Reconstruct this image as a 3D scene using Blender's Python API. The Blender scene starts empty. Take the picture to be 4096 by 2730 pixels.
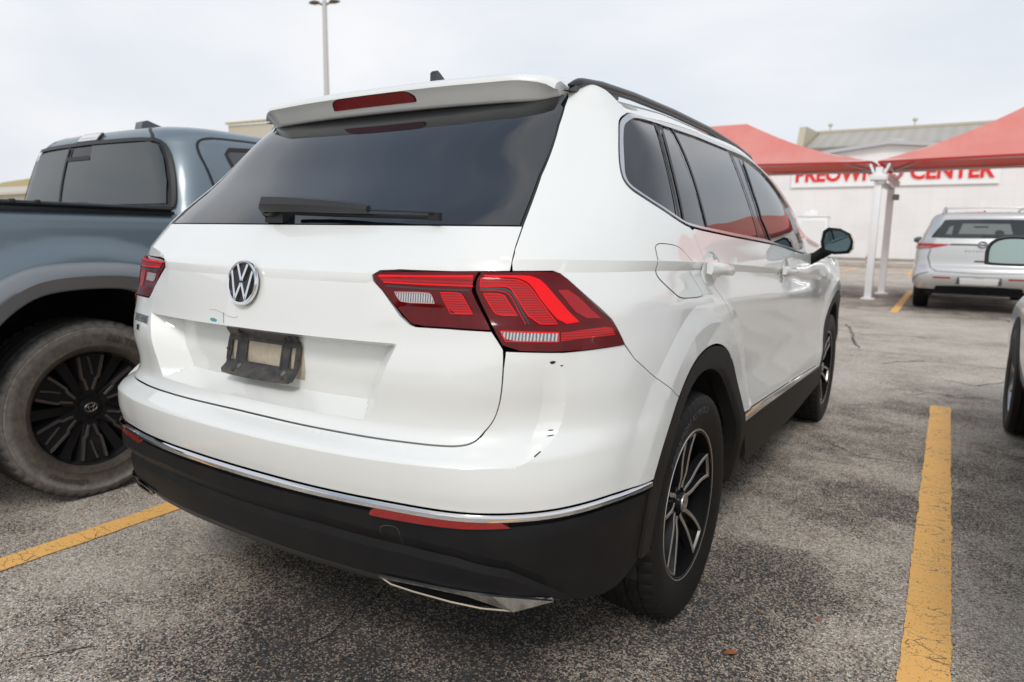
import bpy, bmesh, math, random
import numpy as np
from mathutils import Vector, Matrix, geometry, Euler
random.seed(7); RNG = np.random.default_rng(7)
R = math.radians
SC = bpy.context.scene
COL = SC.collection

# ---------------------------------------------------------------- camera
CAM_POS = (1.5023, -1.0019, 1.1852)
yaw, pit, rol = .5633, .1544, .0148
_fw = Vector((-math.sin(yaw) * math.cos(pit), math.cos(yaw) * math.cos(pit), -math.sin(pit)))
_rt = Vector((math.cos(yaw), math.sin(yaw), 0)); _up = _rt.cross(_fw)
_r2 = math.cos(rol) * _rt + math.sin(rol) * _up; _u2 = -math.sin(rol) * _rt + math.cos(rol) * _up
cam_data = bpy.data.cameras.new('camera'); cam = bpy.data.objects.new('camera', cam_data); COL.objects.link(cam)
cam.matrix_world = Matrix(((_r2.x, _u2.x, -_fw.x, CAM_POS[0]), (_r2.y, _u2.y, -_fw.y, CAM_POS[1]), (_r2.z, _u2.z, -_fw.z, CAM_POS[2]), (0, 0, 0, 1)))
cam_data.sensor_width = 36; cam_data.lens = 24.038; cam_data.clip_end = 3000; cam_data.clip_start = .02
cam_data.dof.use_dof = True; cam_data.dof.focus_distance = 1.75; cam_data.dof.aperture_fstop = 3.6
SC.camera = cam

# ---------------------------------------------------------------- sky and sun
SUN_EL, SUN_AZ = 44, 155        # degrees; azimuth clockwise from +Y, seen from above
world = bpy.data.worlds.new('World'); SC.world = world; world.use_nodes = True
nt = world.node_tree; nt.nodes.clear()
def wn(t, **k):
    n = nt.nodes.new(t)
    for a, b in k.items(): setattr(n, a, b)
    return n
out = wn('ShaderNodeOutputWorld'); bg = wn('ShaderNodeBackground'); sky = wn('ShaderNodeTexSky', sky_type='NISHITA', sun_disc=False)
sky.sun_elevation = R(SUN_EL); sky.sun_rotation = R(SUN_AZ); sky.dust_density = 4; sky.air_density = 1.2; sky.ozone_density = 1
hsv = wn('ShaderNodeHueSaturation'); hsv.inputs['Saturation'].default_value = .22; hsv.inputs['Value'].default_value = 1.0
tc = wn('ShaderNodeTexCoord'); mp = wn('ShaderNodeMapping'); mp.inputs['Scale'].default_value = (1.0, 1.6, 3.2); mp.inputs['Rotation'].default_value = (0, 0, R(35))
no = wn('ShaderNodeTexNoise'); no.inputs['Scale'].default_value = 1.6; no.inputs['Detail'].default_value = 5; no.inputs['Roughness'].default_value = .5
cr = wn('ShaderNodeValToRGB'); cr.color_ramp.elements[0].position = .36; cr.color_ramp.elements[1].position = .66
cr.color_ramp.elements[0].color = (7.5, 8.0, 8.7, 1); cr.color_ramp.elements[1].color = (9.5, 9.5, 9.7, 1)
mix = wn('ShaderNodeMix', data_type='RGBA'); mix.inputs['Factor'].default_value = .82
L = nt.links.new
L(sky.outputs[0], hsv.inputs['Color']); L(tc.outputs['Generated'], mp.inputs[0]); L(mp.outputs[0], no.inputs['Vector']); L(no.outputs['Fac'], cr.inputs[0])
sz = wn('ShaderNodeSeparateXYZ'); L(tc.outputs['Generated'], sz.inputs[0]); zr = wn('ShaderNodeMapRange'); L(sz.outputs['Z'], zr.inputs['Value']); zr.inputs['From Min'].default_value = .30; zr.inputs['From Max'].default_value = .75
no2 = wn('ShaderNodeTexNoise'); no2.inputs['Scale'].default_value = 1.15; no2.inputs['Detail'].default_value = 4; no2.inputs['Distortion'].default_value = .4; mp2 = wn('ShaderNodeMapping'); mp2.inputs['Location'].default_value = (3.1, 1.7, .4); mp2.inputs['Scale'].default_value = (1.6, .9, 2.2); mp2.inputs['Rotation'].default_value = (0, R(20), R(-30)); L(tc.outputs['Generated'], mp2.inputs[0]); L(mp2.outputs[0], no2.inputs['Vector'])
c2 = wn('ShaderNodeMapRange'); c2.interpolation_type = 'SMOOTHSTEP'; c2.inputs['From Min'].default_value = .38; c2.inputs['From Max'].default_value = .60; L(no2.outputs['Fac'], c2.inputs['Value'])
mu_ = wn('ShaderNodeMath', operation='MULTIPLY'); L(zr.outputs[0], mu_.inputs[0]); L(c2.outputs[0], mu_.inputs[1])
mxd = wn('ShaderNodeMix', data_type='RGBA'); L(mu_.outputs[0], mxd.inputs['Factor']); L(cr.outputs[0], mxd.inputs['A']); mxd.inputs['B'].default_value = (3.6, 4.5, 6.0, 1)
L(hsv.outputs[0], mix.inputs['A']); L(mxd.outputs['Result'], mix.inputs['B']); L(mix.outputs['Result'], bg.inputs['Color']); L(bg.outputs[0], out.inputs[0])
bg.inputs['Strength'].default_value = .112
sun_d = bpy.data.lights.new('sun', 'SUN'); sun_d.energy = 1.35; sun_d.angle = R(14); sun_d.color = (1, .965, .91)
sun = bpy.data.objects.new('sun', sun_d); COL.objects.link(sun)
_a = R(SUN_AZ); _e = R(SUN_EL)
_sd = Vector((math.sin(_a) * math.cos(_e), math.cos(_a) * math.cos(_e), math.sin(_e)))      # towards the sun
sun.rotation_euler = _sd.to_track_quat('Z', 'Y').to_euler(); sun.location = _sd * 50
vs_ = SC.view_settings; SC.display_settings.display_device = 'sRGB'
vs_.view_transform = 'Standard'; vs_.look = 'None'; vs_.exposure = 0.0; vs_.gamma = 1
# ---------------------------------------------------------------- materials
MATS = {}
def mat(name, col, rough=.5, metal=0, coat=0, coat_rough=.03, spec=.5, ior=None, trans=0, noise=None, bump=None, emit=None, alpha=None):
    """noise=(scale, amount, second colour) mixes a second colour in; bump=(scale, strength, distance)"""
    if name in MATS: return MATS[name]
    m = bpy.data.materials.new(name); m.use_nodes = True; t = m.node_tree; b = t.nodes['Principled BSDF']
    b.inputs['Base Color'].default_value = (*col, 1); b.inputs['Roughness'].default_value = rough; b.inputs['Metallic'].default_value = metal
    b.inputs['Coat Weight'].default_value = coat; b.inputs['Coat Roughness'].default_value = coat_rough
    b.inputs['Specular IOR Level'].default_value = spec
    if ior: b.inputs['IOR'].default_value = ior
    if trans: b.inputs['Transmission Weight'].default_value = trans
    if emit: b.inputs['Emission Color'].default_value = (*emit[0], 1); b.inputs['Emission Strength'].default_value = emit[1]
    tc = t.nodes.new('ShaderNodeTexCoord')
    if noise:
        n = t.nodes.new('ShaderNodeTexNoise'); n.inputs['Scale'].default_value = noise[0]; n.inputs['Detail'].default_value = 6; n.inputs['Roughness'].default_value = .6
        r = t.nodes.new('ShaderNodeValToRGB'); r.color_ramp.elements[0].position = .40; r.color_ramp.elements[1].position = .68
        mx = t.nodes.new('ShaderNodeMix'); mx.data_type = 'RGBA'; mu = t.nodes.new('ShaderNodeMath'); mu.operation = 'MULTIPLY'; mu.inputs[1].default_value = noise[1]
        t.links.new(tc.outputs['Object'], n.inputs['Vector']); t.links.new(n.outputs['Fac'], r.inputs[0]); t.links.new(r.outputs[0], mu.inputs[0])
        t.links.new(mu.outputs[0], mx.inputs['Factor']); mx.inputs['A'].default_value = (*col, 1); mx.inputs['B'].default_value = (*noise[2], 1)
        t.links.new(mx.outputs['Result'], b.inputs['Base Color'])
    if bump:
        n = t.nodes.new('ShaderNodeTexNoise'); n.inputs['Scale'].default_value = bump[0]; n.inputs['Detail'].default_value = 3
        bp = t.nodes.new('ShaderNodeBump'); bp.inputs['Strength'].default_value = bump[1]; bp.inputs['Distance'].default_value = bump[2]
        t.links.new(tc.outputs['Object'], n.inputs['Vector']); t.links.new(n.outputs['Fac'], bp.inputs['Height']); t.links.new(bp.outputs[0], b.inputs['Normal'])
    MATS[name] = m; return m
WHITE = mat('white_paint', (.80, .81, .785), .35, coat=1, coat_rough=.015, noise=(3.5, .12, (.75, .755, .735)))
BLACKPL = mat('black_textured_plastic', (.008, .008, .009), .50, spec=.22, noise=(9, .5, (.016, .015, .014)), bump=(900, .12, .0006))
ARCHPL = mat('dusty_arch_plastic', (.015, .0135, .0125), .58, spec=.25, noise=(7, .5, (.027, .023, .020)), bump=(900, .1, .0006))
DARK = mat('inner_black', (.004, .004, .004), .9, spec=.1)
GLASS = mat('privacy_glass', (.006, .008, .011), .02, spec=.5, ior=1.85)
SGLASS = mat('side_glass', (.004, .006, .008), .015, spec=.5, ior=1.58)
GLOSSBLK = mat('gloss_black', (.006, .006, .007), .12, spec=.5)
CHROME = mat('chrome', (.78, .78, .79), .045, metal=1)
SATIN = mat('satin_chrome', (.62, .62, .63), .20, metal=1)
RUBBER = mat('seal_rubber', (.008, .008, .008), .5)

# ---------------------------------------------------------------- object helpers
def link(o, parent=None):
    COL.objects.link(o)
    if parent is not None: o.parent = parent
    return o
def empty(name, loc=(0, 0, 0), rz=0, label=None, cat=None, group=None):
    o = bpy.data.objects.new(name, None); COL.objects.link(o); o.location = loc; o.rotation_euler = (0, 0, rz); o.empty_display_size = .2
    tag(o, label, cat, group); return o
def tag(o, label=None, cat=None, group=None, kind=None):
    if label: o['label'] = label
    if cat: o['category'] = cat
    if group: o['group'] = group
    if kind: o['kind'] = kind
    return o
def mesh(name, V, Fc, m, parent=None, smooth=True, normals=None, angle=None):
    me = bpy.data.meshes.new(name); me.from_pydata([tuple(map(float, p)) for p in V], [], [tuple(int(i) for i in f) for f in Fc]); me.update()
    if m is not None: me.materials.append(m)
    if smooth: me.polygons.foreach_set('use_smooth', [True] * len(me.polygons))
    if normals is not None: me.normals_split_custom_set([tuple(n) for n in normals])
    elif angle is not None and smooth:
        me.set_sharp_from_angle(angle=R(angle))
    o = bpy.data.objects.new(name, me); return link(o, parent)
class MB:
    """collects simple solids into ONE mesh"""
    def __init__(s): s.bm = bmesh.new()
    def box(s, c, d, rot=None, bev=0, taper=None):
        r = bmesh.ops.create_cube(s.bm, size=1); vs = r['verts']
        for v in vs:
            if taper and v.co.z > 0: v.co.x *= taper[0]; v.co.y *= taper[1]
            v.co.x *= d[0]; v.co.y *= d[1]; v.co.z *= d[2]
        if bev: 
            es = list({e for v in vs for e in v.link_edges})
            rr = bmesh.ops.bevel(s.bm, geom=es, offset=bev, segments=2, affect='EDGES', profile=.5)
            vs = list({v for f in rr['faces'] for v in f.verts} | {v for v in vs if v.is_valid})
            vs = s._island(vs)
        M = Matrix.Translation(c) @ (Euler(rot).to_matrix().to_4x4() if rot else Matrix())
        bmesh.ops.transform(s.bm, matrix=M, verts=vs); return s
    def _island(s, vs):
        seen = set(vs); st = list(vs)
        while st:
            v = st.pop()
            for e in v.link_edges:
                w = e.other_vert(v)
                if w not in seen: seen.add(w); st.append(w)
        return list(seen)
    def cyl(s, a, b, r, r2=None, n=20, caps=True):
        a, b = Vector(a), Vector(b); d = b - a
        k = bmesh.ops.create_cone(s.bm, cap_ends=caps, segments=n, radius1=r, radius2=r if r2 is None else r2, depth=d.length)
        M = Matrix.Translation((a + b) / 2) @ d.to_track_quat('Z', 'Y').to_matrix().to_4x4()
        bmesh.ops.transform(s.bm, matrix=M, verts=k['verts']); return s
    def sph(s, c, r, n=16):
        k = bmesh.ops.create_uvsphere(s.bm, u_segments=n, v_segments=n // 2, radius=1)
        M = Matrix.Translation(c) @ Matrix.Diagonal((*(r if hasattr(r, '__len__') else (r, r, r)), 1)); bmesh.ops.transform(s.bm, matrix=M, verts=k['verts']); return s
    def prism(s, pts, axis, lo, hi):
        """extrudes a 2-D outline along axis (0,1,2)"""
        def P(p, h):
            q = list(p); q.insert(axis, h); return q
        A = [s.bm.verts.new(P(p, lo)) for p in pts]; B = [s.bm.verts.new(P(p, hi)) for p in pts]; n = len(pts)
        s.bm.faces.new(A); s.bm.faces.new(B[::-1])
        for i in range(n): s.bm.faces.new((A[i], B[i], B[(i + 1) % n], A[(i + 1) % n]))
        return s
    def tube(s, pts, rad, n=10, closed=False, flat=None):
        """swept round or oval bar; rad number or list; flat=(a,b) oval factors"""
        P = [Vector(p) for p in pts]; k = len(P); rings = []
        prev = None
        for i, p in enumerate(P):
            if closed: t = P[(i + 1) % k] - P[i - 1]
            else: t = P[min(i + 1, k - 1)] - P[max(i - 1, 0)]
            t.normalize()
            if prev is None:
                up = Vector((0, 0, 1)) if abs(t.z) < .9 else Vector((1, 0, 0)); x = t.cross(up).normalized()
            else: x = (prev - t * prev.dot(t)).normalized()
            prev = x; y = x.cross(t).normalized(); rr = rad[i] if hasattr(rad, '__len__') else rad
            fa, fb = flat or (1, 1)
            rings.append([s.bm.verts.new(p + x * math.cos(2*math.pi*j/n) * rr * fa + y * math.sin(2*math.pi*j/n) * rr * fb) for j in range(n)])
        for i in range(k if closed else k - 1):
            A, B = rings[i], rings[(i + 1) % k]
            for j in range(n): s.bm.faces.new((A[j], A[(j+1) % n], B[(j+1) % n], B[j]))
        if not closed: s.bm.faces.new(rings[0][::-1]); s.bm.faces.new(rings[-1])
        return s
    def quad(s, *ps):
        s.bm.faces.new([s.bm.verts.new(p) for p in ps]); return s
    def build(s, name, m, parent=None, smooth=True, angle=35):
        bmesh.ops.recalc_face_normals(s.bm, faces=s.bm.faces[:])
        me = bpy.data.meshes.new(name); s.bm.to_mesh(me); s.bm.free(); me.materials.append(m)
        if smooth:
            me.polygons.foreach_set('use_smooth', [True] * len(me.polygons)); me.set_sharp_from_angle(angle=R(angle))
        return link(bpy.data.objects.new(name, me), parent)
def lathe(name, prof, m, parent=None, n=64, axis='X', angle=40, closed=False):
    """prof: list of (radius, axial)"""
    V = []; Fc = []; k = len(prof)
    for i in range(n):
        a = 2 * math.pi * i / n; c, s = math.cos(a), math.sin(a)
        for r, h in prof:
            V.append((h, r * c, r * s) if axis == 'X' else (r * c, r * s, h) if axis == 'Z' else (r * c, h, r * s))
    for i in range(n):
        j = (i + 1) % n
        for q in range(k if closed else k - 1):
            q2 = (q + 1) % k
            Fc.append((i*k+q, i*k+q2, j*k+q2, j*k+q))
    o = mesh(name, V, Fc, m, parent, True, angle=angle)
    bm = bmesh.new(); bm.from_mesh(o.data); bmesh.ops.recalc_face_normals(bm, faces=bm.faces[:]); bm.to_mesh(o.data); bm.free()
    return o
def text_obj(name, s, size, m, parent, M, extrude=.002, bold=.0, align='CENTER', sx=1, bend=None):
    c = bpy.data.curves.new(name, 'FONT'); c.body = s; c.size = size; c.extrude = extrude; c.offset = bold; c.align_x = align; c.align_y = 'CENTER'
    c.resolution_u = 3
    o = bpy.data.objects.new(name, c); COL.objects.link(o); bpy.context.view_layer.update()
    me = bpy.data.meshes.new_from_object(o.evaluated_get(bpy.context.evaluated_depsgraph_get())); bpy.data.objects.remove(o)
    me.materials.clear(); me.materials.append(m)
    for v in me.vertices:
        p = Vector((v.co.x * sx, v.co.y, v.co.z))
        if bend: p = bend(p)
        v.co = M @ p
    me.name = name
    return link(bpy.data.objects.new(name, me), parent)

# ---------------------------------------------------------------- panels cut out of a parametric surface
def resample(pts, h, closed=True):
    P = np.array(pts, float); o = []
    n = len(P)
    for i in range(n if closed else n - 1):
        a, b = P[i], P[(i + 1) % n]; k = max(1, int(math.ceil(np.linalg.norm(b - a) / h)))
        for j in range(k): o.append(a + (b - a) * j / k)
    if not closed: o.append(P[-1])
    return np.array(o)
def smooth_poly(pts, it=2, closed=True, keep=55):
    """rounds off gentle bends (Chaikin), keeps corners sharper than `keep` degrees"""
    P = [np.array(p, float) for p in pts]
    for _ in range(it):
        n = len(P); Q = []
        for i in range(n):
            if not closed and i in (0, n - 1): Q.append(P[i]); continue
            a, b, c = P[i-1], P[i], P[(i+1) % n]; u, w = b - a, c - b
            ang = abs(math.degrees(math.atan2(u[0]*w[1] - u[1]*w[0], u @ w)))
            if ang > keep or ang < 2: Q.append(b)
            else: Q += [b - u * .25, b + w * .25]
        P = Q
    return [tuple(p) for p in P]
def shrink(pts, g):
    P = np.array(pts, float); n = len(P); nx = np.roll(P, -1, 0); pv = np.roll(P, 1, 0)
    area = .5 * np.sum(P[:, 0] * nx[:, 1] - nx[:, 0] * P[:, 1]); s = 1 if area > 0 else -1
    e1 = P - pv; e2 = nx - P
    e1 /= np.linalg.norm(e1, axis=1, keepdims=True) + 1e-12; e2 /= np.linalg.norm(e2, axis=1, keepdims=True) + 1e-12
    n1 = np.c_[-e1[:, 1], e1[:, 0]] * s; n2 = np.c_[-e2[:, 1], e2[:, 0]] * s; m = n1 + n2
    m /= np.maximum(np.linalg.norm(m, axis=1, keepdims=True), .35) ** 2 / 1.0 + 1e-12
    return P + m * g
def dedupe(P, eps=1e-5):
    o = [P[0]]
    for p in P[1:]:
        if np.hypot(*(p - o[-1])) > eps: o.append(p)
    if np.hypot(*(o[0] - o[-1])) < eps: o.pop()
    return np.array(o)
def cut(outline, holes, h, hb=None, grid=True, feats=()):
    """triangulates a 2-D region: returns points and triangles"""
    hb = hb or h * .7
    loops = [dedupe(resample(outline, hb))] + [dedupe(resample(q, hb)) for q in holes]
    pts = []; edges = []
    for Lp in loops:
        s = len(pts); pts += [tuple(p) for p in Lp]; n = len(Lp); edges += [(s + i, s + (i + 1) % n) for i in range(n)]
    O = loops[0]; nb = len(pts); B0 = np.array(pts)
    for ft in feats:
        q = resample(ft, hb, False); ok = inside(q[:, 0], q[:, 1], O)
        for Hq in loops[1:]: ok &= ~inside(q[:, 0], q[:, 1], Hq)
        ok &= np.hypot(q[:, 0, None] - B0[None, :, 0], q[:, 1, None] - B0[None, :, 1]).min(1) > hb * .35
        if len(pts) > nb:
            A0 = np.array(pts[nb:]); ok &= np.hypot(q[:, 0, None] - A0[None, :, 0], q[:, 1, None] - A0[None, :, 1]).min(1) > hb * .25
        last = None
        for i, p in enumerate(q):
            if not ok[i]: last = None; continue
            pts.append(tuple(p))
            if last is not None: edges.append((last, len(pts) - 1))
            last = len(pts) - 1
    featset = set(range(nb, len(pts)))
    if grid:
        x0, y0 = O.min(0); x1, y1 = O.max(0)
        gx, gy = np.meshgrid(np.arange(x0 + h * .5, x1, h), np.arange(y0 + h * .5, y1, h * .9)); gx[::2] += h * .5
        gx, gy = gx.ravel(), gy.ravel(); k = inside(gx, gy, O)
        for Hq in loops[1:]: k &= ~inside(gx, gy, Hq)
        gx, gy = gx[k], gy[k]
        d = np.full(gx.shape, 1e9)
        allp = np.array(pts)
        for i in range(0, len(gx), 4000):
            dd = np.hypot(gx[i:i+4000, None] - allp[None, :, 0], gy[i:i+4000, None] - allp[None, :, 1]); d[i:i+4000] = dd.min(1)
        k = d > h * .5; pts += [(a, b) for a, b in zip(gx[k], gy[k])]
    r = geometry.delaunay_2d_cdt([Vector(p) for p in pts], edges, [], 0, 1e-7)
    P = np.array([tuple(p) for p in r[0]]); T = np.array([tuple(f) for f in r[2] if len(f) == 3], int)
    c = P[T].mean(1); k = inside(c[:, 0], c[:, 1], O)
    for Hq in loops[1:]: k &= ~inside(c[:, 0], c[:, 1], Hq)
    T = T[k]
    e1, e2 = P[T[:, 1]] - P[T[:, 0]], P[T[:, 2]] - P[T[:, 0]]; a = e1[:, 0]*e2[:, 1] - e1[:, 1]*e2[:, 0]; T = T[np.abs(a) > 1e-12]; a = a[np.abs(a) > 1e-12]
    T[a < 0] = T[a < 0][:, ::-1]
    if feats:
        isf = np.array([any(j in featset for j in og) for og in r[3]]); return P, T, isf
    return P, T
def panel(name, f, outline, m, parent, holes=(), off=0.0, depth=.010, h=.02, gap=0.0, sides=('R',), nf=None, join=False, feats=()):
    """one sheet-metal part: region of surface f(u,v) lifted by off along the normal, with an edge folded back by depth.
       sides: 'R' as drawn, 'L' mirrored in u"""
    if len(sides) > 1 and not join:
        return [panel(name, f, outline, m, parent, holes, off, depth, h, gap, (sd,), nf, False, feats) for sd in sides]
    V = []; Fc = []; NN = []
    outs = outline
    if gap: outs = shrink(dedupe(np.array(outs, float)), gap); holes = [shrink(dedupe(np.array(q, float)), -gap) for q in holes]
    isf = None
    if feats: P, T, isf = cut(outs, holes, h, feats=feats)
    else: P, T = cut(outs, holes, h)
    for sd in sides:
        sg = 1 if sd == 'R' else -1; u = P[:, 0] * sg; v = P[:, 1]
        X = f(u, v); N = _nrm(f, u, v) if nf is None else nf(u, v)
        X = X + N * (off(u, v)[:, None] if callable(off) else off)
        TT = T if sg == 1 else T[:, ::-1]
        b = len(V); V += list(X)
        if isf is None:
            for t in TT: Fc.append(tuple(b + t)); NN += [N[t[0]], N[t[1]], N[t[2]]]
        else:   # crisp creases: corners on a crease take the normal of their own side
            cen = P[TT].mean(1)[:, None, :]; cor = P[TT]; dv = cen - cor; ln = np.linalg.norm(dv, axis=2, keepdims=True) + 1e-12
            q = cor + dv * np.minimum(.0022 / ln, .8); q = q.reshape(-1, 2)
            k3 = isf[TT].ravel(); NC = N[TT].reshape(-1, 3).copy()
            if k3.any(): NC[k3] = _nrm(f, q[k3, 0] * sg, q[k3, 1])
            for t in TT: Fc.append(tuple(b + t))
            NN += list(NC)
        # rim
        if depth:
            E = {}
            for t in TT:
                for i in range(3):
                    e = (t[i], t[(i+1) % 3]); E[e] = 1
            be = [e for e in E if (e[1], e[0]) not in E]
            idx = {}
            for e in be:
                for q in e:
                    if q not in idx: idx[q] = len(V); V.append(X[q] - N[q] * depth)
            for a, c in be:
                fn = np.cross(X[c] - X[a], -N[a]); fn = -fn / (np.linalg.norm(fn) + 1e-12)
                fn = np.cross(X[a] - X[c], -N[a]); fn = fn / (np.linalg.norm(fn) + 1e-12)
                Fc.append((b + c, b + a, idx[a], idx[c])); NN += [fn] * 4
    return mesh(name, V, Fc, m, parent, True, normals=NN)
def copy_tree(o, parent=None):
    c = o.copy(); COL.objects.link(c); c.parent = parent
    for ch in list(o.children): copy_tree(ch, c)
    return c
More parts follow.
